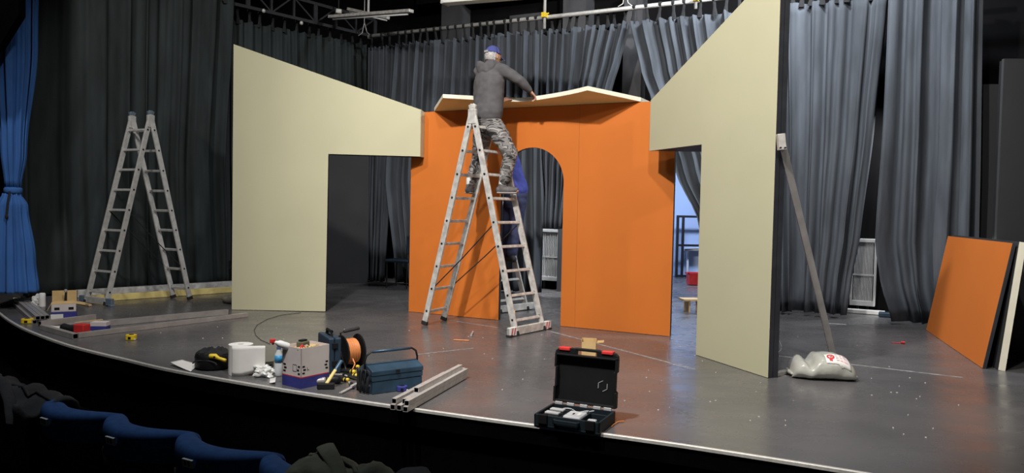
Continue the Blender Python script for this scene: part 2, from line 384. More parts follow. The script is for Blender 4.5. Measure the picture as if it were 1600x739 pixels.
# ------------------------------------------------------------------ set flats
OO = V((-1.300, 9.770, 0)); OU = V((0.89, -0.456, 0)).normalized(); ON = V((-OU.y, OU.x, 0))
if ON.y > 0: ON = -ON
OL, OH = 3.393, 2.53
def opt(t, z, d=0.0): return OO + OU*t + ON*d + V((0, 0, z))
of = thing('orange_arch_flat', 'tall orange stage flat with a round-arched doorway in its middle', 'stage flat', OO)
TH = 0.05
def orange_board(poly, nm='board'):
    p = MB(); p.prism(poly, OO, OU, (0, 0, 1), -ON*TH, 0, 1); return p.build(nm, ['orange', 'flat_edge'], of)
ac, ar = 1.705, 0.405; zs = 2.06-ar
arc = [(ac-ar*math.cos(t), zs+ar*math.sin(t)) for t in [math.pi*i/28 for i in range(29)]]
orange_board([(0, 0.004), (1.30, 0.004)] + arc + [(2.11, 0.004), (2.2885, 0.004), (2.2885, OH), (0, OH)])
orange_board([(2.290, 0.004), (OL, 0.004), (OL, OH), (2.290, OH)])
fr = MB()
for a_, b_ in (((0.03, 0.03), (0.03, OH-.03)), ((1.26, 0.03), (1.26, OH-.03)), ((2.15, 0.03), (2.15, OH-.03)), ((OL-.03, 0.03), (OL-.03, OH-.03))):
    fr.bar(opt(a_[0], a_[1], -TH-.02), opt(b_[0], b_[1], -TH-.02), 0.04, 0.04, ON)
fr.bar(opt(0, OH-.03, -TH-.02), opt(OL, OH-.03, -TH-.02), 0.04, 0.04, ON)
fr.build('rear_frame', 'galv', of)

# left beige flat
LO = V((-3.50, 9.60, 0)); LU = V((1.0, -0.02, 0)).normalized(); LN = V((LU.y, -LU.x, 0))
def lpt(px, py): q = onp(px, py, LO, LU); return ((q-LO).dot(LU), max(0.004, q.z))
lf = thing('beige_left_flat', 'beige sloped-top stage flat on the left with a square doorway cut in it', 'stage flat', LO)
LPoly = [lpt(362, 485.5), lpt(508.5, 486.5), lpt(513, 240.5), lpt(656.5, 244.5), lpt(656.5, 171), lpt(365, 69)]
lp = MB(); lp.prism(LPoly, LO, LU, (0, 0, 1), -LN*0.045, 0, 1); lp.build('face_panel', ['beige', 'flat_edge'], lf)
p0 = LO+LU*(LPoly[3][0]+0.001); p1 = onp(662.5, 244, OO+ON*0.004, OU); d_ = (p1-p0); d_.z = 0
zb_, zt_ = LPoly[3][1], LPoly[4][1]
lr = MB(); lr.prism([(0, zb_), (1, zb_-0.005), (1, zt_-0.02), (0, zt_)], p0, d_, (0, 0, 1), -V((d_.y, -d_.x, 0)).normalized()*0.02, 0, 0); lr.build('return_panel', 'beige', lf)
ls = MB(); e_ = OO+OU*0.0+ON*0.01
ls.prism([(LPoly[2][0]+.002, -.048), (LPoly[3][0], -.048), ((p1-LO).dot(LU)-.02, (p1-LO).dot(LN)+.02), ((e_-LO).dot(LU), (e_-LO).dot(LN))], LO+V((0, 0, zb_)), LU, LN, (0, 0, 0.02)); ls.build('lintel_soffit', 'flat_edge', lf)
lb = MB()
for s_ in (0.05, 1.08): lb.bar(LO+LU*s_-LN*0.07+V((0, 0, 0.02)), LO+LU*s_-LN*0.075+V((0, 0, 2.6)), 0.04, 0.04, LN)
lb.build('rear_frame', 'galv', lf)

# right beige flat
RO = V((2.111, 6.22, 0)); RU = V((-0.3508, 0.9365, 0)).normalized(); RN = V((-RU.y, RU.x, 0))
if RN.x > 0: RN = -RN
rf = thing('beige_right_flat', 'tall beige sloped-top stage flat on the right, standing nearest the audience', 'stage flat', RO)
rp_ = MB(); rp_.prism([(0, 0.004), (1.025, 0.004), (1.03, 1.975), (1.975, 1.975), (1.975, 2.50), (0.0, 3.37)], RO, RU, (0, 0, 1), -RN*0.045, 0, 1)
rp_.build('face_panel', ['beige', 'flat_edge'], rf)
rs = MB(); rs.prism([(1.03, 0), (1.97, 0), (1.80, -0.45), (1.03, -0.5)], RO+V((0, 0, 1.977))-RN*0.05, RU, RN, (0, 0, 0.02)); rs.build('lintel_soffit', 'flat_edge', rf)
rb = MB()
for s_ in (0.022, 1.0): rb.bar(RO+RU*s_-RN*0.075+V((0, 0, 0.0)), RO+RU*s_-RN*0.075+V((0, 0, 3.3 if s_ < .5 else 2.85)), 0.04, 0.05, RN)
rb.build('rear_frame', 'flat_edge', rf)

# brace with foot bar behind the right flat
btop = at(1222, 222, 6.17); bbot = fl(1303, 567)
br = thing('flat_brace', 'grey steel brace strut propping up the tall right beige flat', 'brace', bbot)
MB().bar(btop, bbot+V((0, 0, 0.03)), 0.055, 0.03, (0.2, 1, 0)).build('strut', 'rail', br, bevel=0.003)
b0 = RO-RN*0.11+RU*0.05
MB().bar(V((b0.x, b0.y, 0.017)), bbot+V((0, 0, 0.017)), 0.05, 0.03).build('foot_bar', 'rail', br, bevel=0.003)
k = MB(); k.box(btop+V((-0.01, -0.01, 0.0)), (0.06, 0.05, 0.13), Ry(-0.12)); k.build('bracket', 'galv', br, bevel=0.004)
for q in (-0.03, 0.03):
    kk = MB(); kk.lathe([(0.008, 0), (0.008, 0.012)], btop+V((q*0.6-0.01, -0.046, -0.05)), Rx(math.pi/2), 10); kk.build('bolt', 'dark', br)

# ceiling piece laid on top of the orange flat, front edge held by the man
ce = thing('cornice_panel', 'cream angular ceiling panel lying across the top of the orange arch flat', 'panel', opt(1.7, OH))
def cfront(u):
    # front edge through pixel path, on planes d in front of the orange flat
    pts = [(692, 153, 0.42), (735, 155.5, 0.35), (790, 158.5, 0.29), (820, 158.5, 0.28), (860, 153.0, 0.32), (895, 146.5, 0.39), (918, 141.0, 0.44)]
    P = [onp(x, y, opt(0, 0, d), OU) for x, y, d in pts]
    t = u*(len(P)-1); i = min(int(t), len(P)-2); q = t-i
    p0, p1, p2, p3 = [P[min(max(j, 0), len(P)-1)] for j in (i-1, i, i+1, i+2)]
    return 0.5*((2*p1)+(p2-p0)*q+(2*p0-5*p1+4*p2-p3)*q*q+(3*p1-p0-3*p2+p3)*q**3)
A0, A1 = opt(0.335, OH+0.004, 0.0), opt(3.0, OH+0.004, 0.0)
B0, B1 = opt(0.335, OH+0.004, -0.35), opt(3.0, OH+0.004, -0.35)
NU = 24; cm = MB(); cth = V((0, 0, 0.045)); vs = []
for i in range(NU+1):
    u = i/NU; fr_, re_, rr_ = cfront(u), A0.lerp(A1, u), B0.lerp(B1, u)
    for p in (rr_, re_, re_.lerp(fr_, 0.5), fr_): vs += [p, p+cth]
fs = []
for i in range(NU):
    for j in range(3):
        a = i*8+j*2; b_ = a+8
        fs += [(a, b_, b_+2, a+2), (a+1, a+3, b_+3, b_+1)]
    a = i*8+6; fs.append((a, a+8, a+9, a+1)); a = i*8; fs.append((a, a+1, a+9, a+8))
sid = []
for a in (0, NU*8):
    for j in range(3): sid.append((a+j*2, a+j*2+2, a+j*2+3, a+j*2+1))
cm.add(vs, fs+sid)
cm.mi = []
for i in range(NU): cm.mi += [0, 0]*3+[1, 1]
cm.mi += [1]*6
cm.build('panel_board', ['cream', 'white_edge'], ce)

# ------------------------------------------------------------------ curtains
def curtain(name, label, P, U, left, right, ztop, zbot, nf, amp, seed, mname, ties=0, pipe_z=4.33, toward=None, cat='curtain', nv=26, group=None, gather=0.25):
    U = V(U).normalized(); N = toward if toward is not None else BN; P = V(P)
    def eprof(lst):
        q = sorted([((onp(x, y, P, U)-P).dot(U), onp(x, y, P, U).z) for x, y in lst], key=lambda a: -a[1])
        def fn(z):
            if z >= q[0][1]: return q[0][0]
            for (s0, z0), (s1, z1) in zip(q, q[1:]):
                if z >= z1:
                    k = (z0-z)/(z0-z1); k = k*k*(3-2*k)*0.4+k*0.6; return s0+(s1-s0)*k
            return q[-1][0]
        return fn
    L, Rr = eprof(left), eprof(right); rnd = random.Random(seed)
    ph = [rnd.uniform(0, 6.28) for _ in range(6)]
    c0 = P+U*(L(ztop)+Rr(ztop))/2; base = V((c0.x, c0.y, zbot))
    o = thing(name, label, cat, base, group)
    def pt(u, v):
        z = ztop+(zbot-ztop)*v; s = L(z)+(Rr(z)-L(z))*u
        w_ = u*nf*2*math.pi
        q = w_+1.1*math.sin(2.3*u*6.28+ph[0])+0.7*math.sin(5.1*u*6.28+ph[1])+0.35*math.sin(2.2*v+ph[2]+u*9)
        a = math.sin(q)+0.45*math.sin(2.13*q+ph[3])+0.25*math.sin(0.37*q+ph[4]+v*1.5)
        nz_ = noise.noise((u*nf*0.9+seed, v*2.2, seed*1.7))
        big = amp*(0.8+0.35*v)*(a+0.9*nz_)
        sag = 0.03*abs(math.sin(w_*0.5+ph[5])) if v < 0.02 else 0.0
        s += 0.22*amp*math.cos(q)*(0.5+v)
        drag = 0.02*noise.noise((u*nf*0.6, seed, 3.0)) if v > 0.97 else 0
        return P+U*s+N*(big)+V((0, 0, z-sag+drag))
    m_ = MB(); m_.grid(pt, max(60, int(nf*9)), nv); m_.build('cloth', mname, o, smooth=True, solid=0.004)
    if ties:
        me = None
        for k_ in range(ties):
            u = (k_+0.5)/ties + rnd.uniform(-0.15, 0.15)/ties; a_ = pt(u, 0.0); p_ = P+U*(a_-P).dot(U)
            if me is None:
                q = MB(); q.chain([((0, 0, -0.24), 0.040, 0.008), ((0, 0, -0.12), 0.022, 0.008), ((0, 0, 0.0), 0.024, 0.016), ((0, 0, 0.035), 0.024, 0.014)], (1, 0, 0), 6, cap=False)
                q.lathe([(0.037, -0.024), (0.040, 0.0), (0.037, 0.024)], (0, 0, 0.0), Ry(math.pi/2), 12)
                me = q.mesh('tie', 'tie')
            to = bpy.data.objects.new('tie', me); C.objects.link(to); to.parent = o
            to.location = V((p_.x, p_.y, pipe_z))-base; to.rotation_euler = (rnd.uniform(-.1, .1), rnd.uniform(-.16, .16), math.atan2(U.y, U.x))
    return o
PZ = 4.33
curtain('black_curtain', 'black curtain behind the left square doorway, left of the narrow slit', BP, BU, [(575, 62), (575, 250), (573, 442)], [(618, 60), (610, 250), (600, 440)], 4.15, 0.02, 7, 0.05, 11, 'curtain', 3)
curtain('black_curtain', 'wide black pleated back curtain hanging left of and behind the man on the ladder', BP, BU, [(619, 62), (606, 280), (622, 440)],
        [(846, 30), (845, 240), (844, 440)], 4.15, 0.03, 19, 0.085, 12, 'curtain', 19)
curtain('black_curtain', 'black back curtain swept aside right of the man, above the tall orange flat', BP-BN*0.06, BU, [(842, 30), (846, 240), (852, 350)],
        [(984, 36), (970, 90), (955, 140), (936, 200), (912, 270), (895, 350)], 4.15, 1.05, 10, 0.085, 17, 'curtain', 10)
curtain('black_curtain', 'black back curtain drawn aside between the orange flat and the right beige flat', BP, BU, [(984, 36), (1001, 110), (1019, 160), (1056, 270), (1092, 345), (1110, 430), (1118, 470)],
        [(1233, 3), (1234, 250), (1234, 484)], 4.14, 0.03, 12, 0.085, 13, 'curtain', 12)
curtain('black_curtain', 'brightest black curtain right of the brace strut, left of the narrow radiator', BP, BU, [(1229, 2), (1231, 250), (1230, 488)], [(1388, 2), (1368, 200), (1346, 372), (1333, 440), (1326, 495)], 4.16, 0.05, 4.5, 0.075, 14, 'curtain', 9)
RPt = BP+BU*7.8; RUv = V((0.78, -0.62, 0))
curtain('black_curtain', 'black curtain with a long swept hem behind the leaning orange panel', BP+BU*7.78+BN*0.05, RUv, [(1386, 2), (1378, 200), (1366, 380), (1374, 440), (1392, 500)], [(1535, 0), (1530, 300), (1525, 500)], 4.3, 0.04, 3.5, 0.09, 15, 'curtain', 0, toward=V((-0.62, -0.78, 0)))
# left side curtains
SP, SU = V((-6.5, 10.39, 0)), V((2.0, 1.89, 0)).normalized(); SN = V((SU.y, -SU.x, 0))
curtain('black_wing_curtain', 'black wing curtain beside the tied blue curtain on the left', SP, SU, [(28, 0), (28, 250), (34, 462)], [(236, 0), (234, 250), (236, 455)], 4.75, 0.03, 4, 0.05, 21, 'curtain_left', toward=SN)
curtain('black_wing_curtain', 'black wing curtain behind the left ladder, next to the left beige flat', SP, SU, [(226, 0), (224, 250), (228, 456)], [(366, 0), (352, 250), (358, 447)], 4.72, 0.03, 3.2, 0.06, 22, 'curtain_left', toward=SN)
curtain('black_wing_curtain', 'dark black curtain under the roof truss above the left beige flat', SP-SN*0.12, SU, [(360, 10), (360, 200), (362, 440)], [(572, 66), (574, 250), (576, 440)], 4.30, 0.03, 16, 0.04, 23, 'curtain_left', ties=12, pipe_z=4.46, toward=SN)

# blue proscenium curtain tied in the middle
bc = thing('blue_curtain', 'royal blue velvet house curtain tied back at the far left edge', 'curtain', (-6.0, 9.35, 0.2))
def tiedcurtain(prof, nfold, seed):
    m_ = MB(); rings = []
    zz = [p[0] for p in prof]
    def val(z, k):
        for a, b_ in zip(prof, prof[1:]):
            if a[0] >= z >= b_[0]:
                q = (a[0]-z)/(a[0]-b_[0]); q = q*q*(3-2*q); return a[k]+(b_[k]-a[k])*q
        return prof[-1][k]
    nn, nz2 = 120, 44
    def fn(u, v):
        z = zz[0]+(zz[-1]-zz[0])*v; t = 2*math.pi*u; cx, cy, rx, ry = [val(z, k_) for k_ in (1, 2, 3, 4)]
        w_ = 1+0.16*math.sin(nfold*t+seed+0.5*math.sin(3*t))*min(1, 0.5+abs(z-1.43))+0.06*math.sin(2.3*nfold*t+1)
        return V((cx+rx*w_*math.cos(t), cy+ry*w_*math.sin(t), z))
    return m_.grid(fn, nn, nz2)
def bx(px, Y=9.35):
    return (px-800)/FPX*Y
tiedcurtain([(5.6, bx(30), 9.35, 0.17, 0.30), (3.2, bx(27), 9.35, 0.16, 0.24), (1.9, bx(22), 9.35, 0.11, 0.13), (1.47, bx(20), 9.35, 0.075, 0.075)], 9, 0.4).build('upper_drape', 'blue_curtain', bc, smooth=True, solid=0.006)
tiedcurtain([(1.40, bx(18), 9.35, 0.09, 0.08), (1.25, bx(18), 9.35, 0.15, 0.13), (0.6, bx(20), 9.35, 0.20, 0.18), (0.2, bx(21), 9.35, 0.225, 0.2)], 10, 1.2).build('lower_skirt', 'blue_curtain', bc, smooth=True, solid=0.006)
k = MB(); k.lathe([(0.085, -0.04), (0.10, -0.02), (0.10, 0.02), (0.085, 0.04)], (bx(20), 9.35, 1.435), None, 20); k.build('tieback', 'blue_curtain', bc, smooth=True)
k = MB(); k.tube([(bx(24), 9.24, 1.42), (bx(24.5), 9.2, 1.3), (bx(24), 9.18, 1.14)], 0.012); k.ell((bx(24), 9.18, 1.12), (0.02, 0.02, 0.03)); k.build('tassel_cord', 'tie', bc)

a = at(40, 76, 8.75)
k = MB(); k.prism([(-8.5, a.z), (a.x-.25, a.z-.05), (a.x, a.z+.35), (a.x, CZ), (-8.5, CZ)], (0, 8.75, 0), (1, 0, 0), (0, 0, 1), (0, -0.12, 0)); struct(k.build('wall_proscenium_shade', 'fascia'))  # black slab added to keep the top of the blue curtain dark
# ------------------------------------------------------------------ overhead: pipe, truss, lamps
pi_ = thing('curtain_pipe', 'long grey steel pipe carrying the back curtains', 'pipe', BP+V((0, 0, PZ)))
MB().tube([BP+BU*-0.1+V((0, 0, PZ)), BP+BU*4.0+V((0, 0, PZ-0.01)), BP+BU*9.2+V((0, 0, PZ))], 0.033, 12).build('tube', 'alu', pi_, smooth=True)
for px, py0 in ((850.5, 45), (1087, 14)):
    q = onp(px, py0, BP+BN*0.06, BU)
    MB().tube([V((q.x, q.y, q.z)), V((q.x, q.y, 5.6))], 0.024, 10).build('hanger_rod', 'alu', pi_, smooth=True)
    c_ = MB(); c_.box((q.x, q.y, PZ+0.01), (0.07, 0.11, 0.075), Rz(math.atan2(BU.y, BU.x))); c_.lathe([(0.012, 0), (0.012, 0.07)], V((q.x, q.y, PZ+.02)), Ry(1.2), 8)
    c_.build('clamp', 'yellow', pi_, bevel=0.008)
for px in (569, 975):
    q = onp(px, 50, BP, BU); kx = MB()
    kx.tube([V((q.x-.10, q.y, PZ+.02)), V((q.x-.03, q.y-.02, PZ+.06)), V((q.x, q.y, PZ+.26)), V((q.x, q.y, PZ+1.3))], 0.007, 6)
    kx.tube([V((q.x+.13, q.y, PZ+.02)), V((q.x+.05, q.y, PZ+.08)), V((q.x, q.y, PZ+.26))], 0.007, 6)
    kx.lathe([(0.035, -0.02), (0.036, 0.02)], V((q.x+.09, q.y, PZ)), Ry(1.57), 12)
    kx.build('hanging_chain', 'galv', pi_)
# roof truss above the left curtain
tr = thing('roof_truss', 'dark steel lattice truss high above the left beige flat', 'truss', SP+SU*2.8+V((0, 0, 4.45)))
ta, tb = SP+SU*2.6, SP+SU*5.4
MB().bar(ta+V((0, 0, 4.50)), tb+V((0, 0, 4.42)), 0.05, 0.05).build('bottom_chord', 'dark', tr)
MB().bar(ta+V((0, 0, 4.86)), tb+V((0, 0, 4.72)), 0.05, 0.05).build('top_chord', 'dark', tr)
nb = 7
for i in range(nb+1):
    p = ta.lerp(tb, i/nb); zb, zt = 4.50-0.08*i/nb, 4.86-0.14*i/nb
    MB().bar(p+V((0, 0, zb)), p+V((0, 0, zt)), 0.07 if i % 3 == 1 else 0.035, 0.04, SN).build('post', 'dark', tr)
    if i < nb:
        p2 = ta.lerp(tb, (i+1)/nb)
        a_, b_ = (zt, zb) if i % 2 else (zb, zt)
        MB().bar(p+V((0, 0, a_)), p2+V((0, 0, b_)), 0.025, 0.025, SN).build('diagonal', 'dark', tr)
for px, py in ((412, 17), (471, 36)):
    q = onp(px, py, SP+SN*0.06, SU); MB().ell(q, (0.03, 0.03, 0.035)).build('clamp', 'alu', tr, smooth=True)
# fluorescent lamps (off)
def batten(name, p, q, wdt, label, extra=None):
    o = thing(name, label, 'lamp', (p+q)/2)
    MB().bar(p, q, wdt, 0.05).build('housing', 'alu_worn', o, bevel=0.008)
    MB().tube([p.lerp(q, .04)+V((0, 0, -0.045)), p.lerp(q, .96)+V((0, 0, -0.045))], 0.014, 8).build('fluorescent_tube', 'white', o, smooth=True)
    c_ = p.lerp(q, 0.5)
    MB().tube([c_+V((0, 0, .02)), c_+V((0, 0, 0.32))], 0.008, 6).build('hanger_rod', 'galv', o)
    return o
batten('fluorescent_lamp', at(516, 26.5, 13.2), at(643, 17, 11.9), 0.10, 'grey unlit fluorescent strip lamp hanging above the back left curtain')
batten('fluorescent_lamp', at(544, 14, 13.4), at(607, 28, 12.6), 0.06, 'thinner unlit strip lamp crossing behind the longer fluorescent lamp')
fx = thing('stage_lantern', 'small pale lantern at the top left beside the crossing strip lamps', 'lamp', at(529, 18, 13.4))
q = at(529, 18, 13.4); MB().box(q, (0.10, 0.09, 0.08), Rz(.4)).build('housing', 'alu_worn', fx, bevel=0.015)
MB().tube([q+V((0, 0, .04)), q+V((0, 0, .4))], 0.01, 6).build('yoke', 'dark', fx)
a, c = at(697, 7.0, 10.4), at(772, 1.0, 10.0)
sc_ = thing('screen_case', 'white projection screen case cut off by the top of the picture', 'screen', (a+c)/2)
d_ = (c-a).normalized(); MB().bar(a-d_*0.0+V((0, 0, 0.10)), c+d_*0.9+V((0, 0, 0.10)), 0.16, 0.2).build('case_body', 'white', sc_, bevel=0.012)
for k_ in (0.1, 1.2): MB().tube([a+d_*k_+V((0, 0, .19)), a+d_*k_+V((0, 0, 3.0))], 0.01, 6).build('hanger_rod', 'galv', sc_)
MB().bar(a-d_*0.03+V((0, 0, 0.10)), a+V((0, 0, 0.10)), 0.17, 0.21).build('end_cap', 'alu', sc_, bevel=0.006)

# ------------------------------------------------------------------ radiators on the back wall
def radiator(px0, px1, ytop, ybot, label, nsl, legs=True):
    a = onp(px0, ytop, wb(0, 0.12), BU); s0 = (a-WP).dot(BU); c = onp(px1, ytop, wb(0, 0.12), BU); s1 = (c-WP).dot(BU)
    zt = a.z; zb = onp(px0, ybot, wb(0, 0.12), BU).z; o = thing('radiator', label, 'radiator', wb((s0+s1)/2, 0.06, zb))
    def P_(s, z, d): return wb(s, d, z)
    MB().bar(P_(s0, zt-.02, .07), P_(s1, zt-.02, .07), 0.12, 0.05).build('top_rail', 'rad_white', o, bevel=0.005)
    MB().bar(P_(s0, zb+.03, .07), P_(s1, zb+.03, .07), 0.12, 0.07).build('bottom_rail', 'rad_white', o, bevel=0.005)
    zm = zb+(zt-zb)*0.46; MB().bar(P_(s0, zm, .115), P_(s1, zm, .115), 0.012, 0.02).build('middle_rail', 'rad_white', o)
    for s_ in (s0+.015, s1-.015): MB().bar(P_(s_, zb, .07), P_(s_, zt, .07), 0.03, 0.12, BN).build('side_post', 'rad_white', o)
    sl = MB()
    for i in range(nsl):
        s_ = s0+.04+(s1-s0-.08)*(i+.5)/nsl; sl.bar(P_(s_, zb+.05, .10), P_(s_, zt-.04, .10), (s1-s0)/nsl*0.45, 0.03, BN)
    so = sl.build('fin', 'rad_white', o); so['kind'] = 'stuff'
    MB().bar(P_(s0+.03, (zb+zt)/2, 0.02), P_(s1-.03, (zb+zt)/2, 0.02), 0.02, (zt-zb)*.9).build('core', 'dark', o)
    for s_ in (s0+.1, s1-.1): MB().bar(P_(s_, 0, .06), P_(s_, zb, .06), 0.03, 0.05, BN).build('leg', 'dark', o)
    return o
radiator(842, 925, 358, 437, 'wide white slatted radiator seen through the orange arch', 28)
radiator(1331, 1371, 373, 476, 'white slatted radiator in the gap between two right-hand black curtains', 13)
q = onp(1351, 490, wb(0, 0.25), BU)
k = MB(); k.box((q.x, q.y, 0.03), (0.5, 0.12, 0.05), Rz(math.atan2(BU.y, BU.x))); tag(k.build('floor_plank', 'white', bevel=0.005, org=(q.x, q.y, 0)), 'pale plank on the floor under the right radiator', 'plank')
q = onp(1387, 494, wb(0, 0.45), BU)
k = MB(); k.box((0, 0, .035), (0.22, 0.14, 0.06)); place(tag(k.build('floor_socket_box', 'navy_case', bevel=0.01), 'small dark socket box on the floor right of the radiator', 'box'), (q.x, q.y, 0), -0.48)

# ------------------------------------------------------------------ ladders
def ladder(name, label, A1, A2, B1, B2, zap, mname, bar_on, group=None, ends='red', straps=True, capm=None):
    A1, A2, B1, B2 = [V((p[0], p[1], 0)) for p in (A1, A2, B1, B2)]
    P1, P2 = (A1+B1)/2, (A2+B2)/2; P1.z = P2.z = zap
    w_ = (P2-P1); w_.z = 0; w_ = w_.normalized()
    o = thing(name, label, 'ladder', (A1+A2+B1+B2)/4, group)
    def rail(f, p, ext):
        d = (p-f).normalized(); top = p+d*ext; f = f+V((0, 0, 0.01))
        r_ = MB(); r_.bar(f, top, 0.026, 0.068, d.cross(w_)); ro = r_.build('rail', mname, o, bevel=0.004)
        so = MB()
        for i in range(9):
            q = f.lerp(p, 0.065+0.107*i)
            for sgn in (1, -1): so.lathe([(0.013, 0), (0.013, 0.0035), (0.006, 0.0036)], q+w_*0.013*sgn, w_.to_track_quat('Z', 'Y').to_matrix() if sgn > 0 else (-w_).to_track_quat('Z', 'Y').to_matrix(), 8)
        so.build('rung_socket', 'dark', ro, kind='stuff')
        MB().bar(top-d*0.02, top+d*0.025, 0.032, 0.074, d.cross(w_)).build('end_cap', capm or mname, ro, bevel=0.006)
        MB().bar(f-d*0.005, f+d*0.04, 0.034, 0.076, d.cross(w_)).build('rubber_foot', 'rubber', ro, bevel=0.004)
        return d
    for f1, f2 in ((A1, A2), (B1, B2)):
        up_ = rail(f1, P1, 0.03); rail(f2, P2, 0.03)
        for i in range(9):
            t = 0.065+0.107*i; p, q = f1.lerp(P1, t), f2.lerp(P2, t)
            nrm = (P1-f1).normalized().cross(w_).normalized()
            MB().bar(p, q, 0.030, 0.026, nrm).build('rung', mname, o, bevel=0.004)
    f1, f2 = (B1, B2) if bar_on == 'B' else (A1, A2)
    d = (f2-f1).normalized(); e0, e1 = f1-d*0.13, f2+d*0.13
    out = V((d.y, -d.x, 0))
    z_ = V((0, 0, 0.055)); sb = MB().bar(e0+z_, e1+z_, 0.04, 0.085).build('stabilizer_bar', mname, o, bevel=0.004)
    for a_, b_ in ((e0, e0+d*0.12), (e1-d*0.12, e1)):
        MB().bar(a_+z_, b_+z_, 0.043, 0.088).build('end_sleeve', 'white' if ends == 'red' else ('cap_grey' if ends == 'blue' else mname), sb, bevel=0.004)
        if ends == 'red':
            for k_ in (0.03, 0.075):
                c_ = a_+d*k_+z_; x = MB(); xd = d*0.03
                for sgn in (1, -1):
                    nn = V((-d.y, d.x, 0))*0.0226*sgn
                    x.add([c_+nn-xd*.4-V((0, 0, .038)), c_+nn+xd*.2-V((0, 0, .038)), c_+nn+xd*.9+V((0, 0, .038)), c_+nn+xd*.3+V((0, 0, .038))], [(0, 1, 2, 3)])
                x.build('red_stripe', 'red', sb)
    for p in (e0+d*.02, e1-d*.02): MB().box(p+V((0, 0, .012)), (0.06, 0.06, 0.024), Rz(math.atan2(d.y, d.x))).build('stabilizer_foot', 'cap_grey' if ends != 'red' else 'rubber', sb, bevel=0.006)
    if straps:
        for fa, fb, pp in ((A1, B1, P1), (A2, B2, P2)):
            p, q = fa.lerp(pp, 0.175), fb.lerp(pp, 0.49)
            if bar_on == 'A': p, q = fa.lerp(pp, 0.49), fb.lerp(pp, 0.175)
            MB().tube([p, p.lerp(q, .5)-V((0, 0, .012)), q], 0.0065, 6).build('strap', 'tie', o)
    for pp in (P1, P2):
        hb = MB(); hb.bar(pp+V((0, 0, -0.16)), pp+V((0, 0, 0.0)), 0.038, 0.10, w_.cross(V((0, 0, 1)))); hb.build('hinge_plate', mname, o, bevel=0.006)
    return o, P1, P2
mA1, mA2, mB1, mB2 = fl(663, 508), fl(693, 501), fl(806, 525), fl(848, 516.5)
lad, P1, P2 = ladder('aluminium_ladder', 'paint-spattered aluminium step ladder the man in camouflage trousers stands on', mA1, mA2, mB1, mB2, 2.41, 'alu_worn', 'B')
ladder('aluminium_ladder', 'free-standing aluminium step ladder at the left in front of the black wing curtain', fl(135, 474), fl(166, 478), fl(271, 466), fl(297, 468.5), 2.47, 'alu', 'A', ends='blue', capm='cap_grey')
ladder('aluminium_ladder', 'half-hidden aluminium ladder behind the orange arch under the person in blue', (-1.25, 9.95), (-1.05, 10.38), (-0.14, 9.78), (0.215, 10.16), 2.40, 'alu', 'B', ends='plain', straps=False)

# ------------------------------------------------------------------ people
def remeshed(mb, name, mname, parent, voxel, smooth_it=4, wrinkle=0.0, wscale=14.0, stretch=(1, 1, 1)):
    o = mb.build(name, mname, None, smooth=True)
    md = o.modifiers.new('r', 'REMESH'); md.mode = 'VOXEL'; md.voxel_size = voxel; md.use_smooth_shade = True
    ms = o.modifiers.new('s', 'SMOOTH'); ms.factor = 0.5; ms.iterations = smooth_it
    dg = bpy.context.evaluated_depsgraph_get(); ev = o.evaluated_get(dg)
    me = bpy.data.meshes.new_from_object(ev, depsgraph=dg); bpy.data.objects.remove(o)
    me.name = name
    if wrinkle:
        for v in me.vertices:
            c_ = v.co; k_ = noise.noise((c_.x*wscale*stretch[0], c_.y*wscale*stretch[1], c_.z*wscale*stretch[2]))
            k2 = noise.noise((c_.x*wscale*2.3, c_.y*wscale*2.3+7, c_.z*wscale*3))
            v.co = c_+v.normal*wrinkle*(k_+0.5*k2)
    og = ORG[parent]
    for v in me.vertices: v.co -= og
    for p in me.polygons: p.use_smooth = True
    me.materials.clear(); me.materials.append(M[mname])
    o = bpy.data.objects.new(name, me); C.objects.link(o); o.parent = parent; ORG[o] = og; return o
def frame_f(fwd):
    f_ = V(fwd).normalized(); r_ = f_.cross(V((0, 0, 1))).normalized(); u_ = r_.cross(f_).normalized()
    return Matrix((r_, f_, u_)).transposed()     # columns: right, forward, up
def add_head(mb, c, fwd, k=1.0):
    R = frame_f(fwd); L = lambda x, y, z: V(c)+R @ V((x*k, y*k, z*k))
    mb.ell(c, (0.076*k, 0.094*k, 0.108*k), R, 20, 14)
    mb.ell(L(0, 0.022, -0.06), (0.056*k, 0.066*k, 0.062*k), R)             # jaw
    mb.chain([(L(0, 0.092, 0.01), 0.009*k), (L(0, 0.108, -0.025), 0.014*k), (L(0, 0.098, -0.034), 0.014*k)], n=8)   # nose
    for s_ in (-1, 1):
        mb.ell(L(s_*0.077, -0.008, -0.012), (0.009*k, 0.020*k, 0.032*k), R, 10, 8)   # ears
        mb.ell(L(s_*0.031, 0.083, 0.0), (0.014*k, 0.008*k, 0.008*k), R, 8, 6)         # eyelids
        mb.chain([(L(s_*0.012, 0.092, 0.024), 0.007*k), (L(s_*0.05, 0.078, 0.022), 0.006*k)], n=6)
    mb.chain([(L(-0.022, 0.084, -0.064), 0.006*k), (L(0.0, 0.09, -0.063), 0.008*k), (L(0.022, 0.084, -0.064), 0.006*k)], n=6)  # mouth
    return R
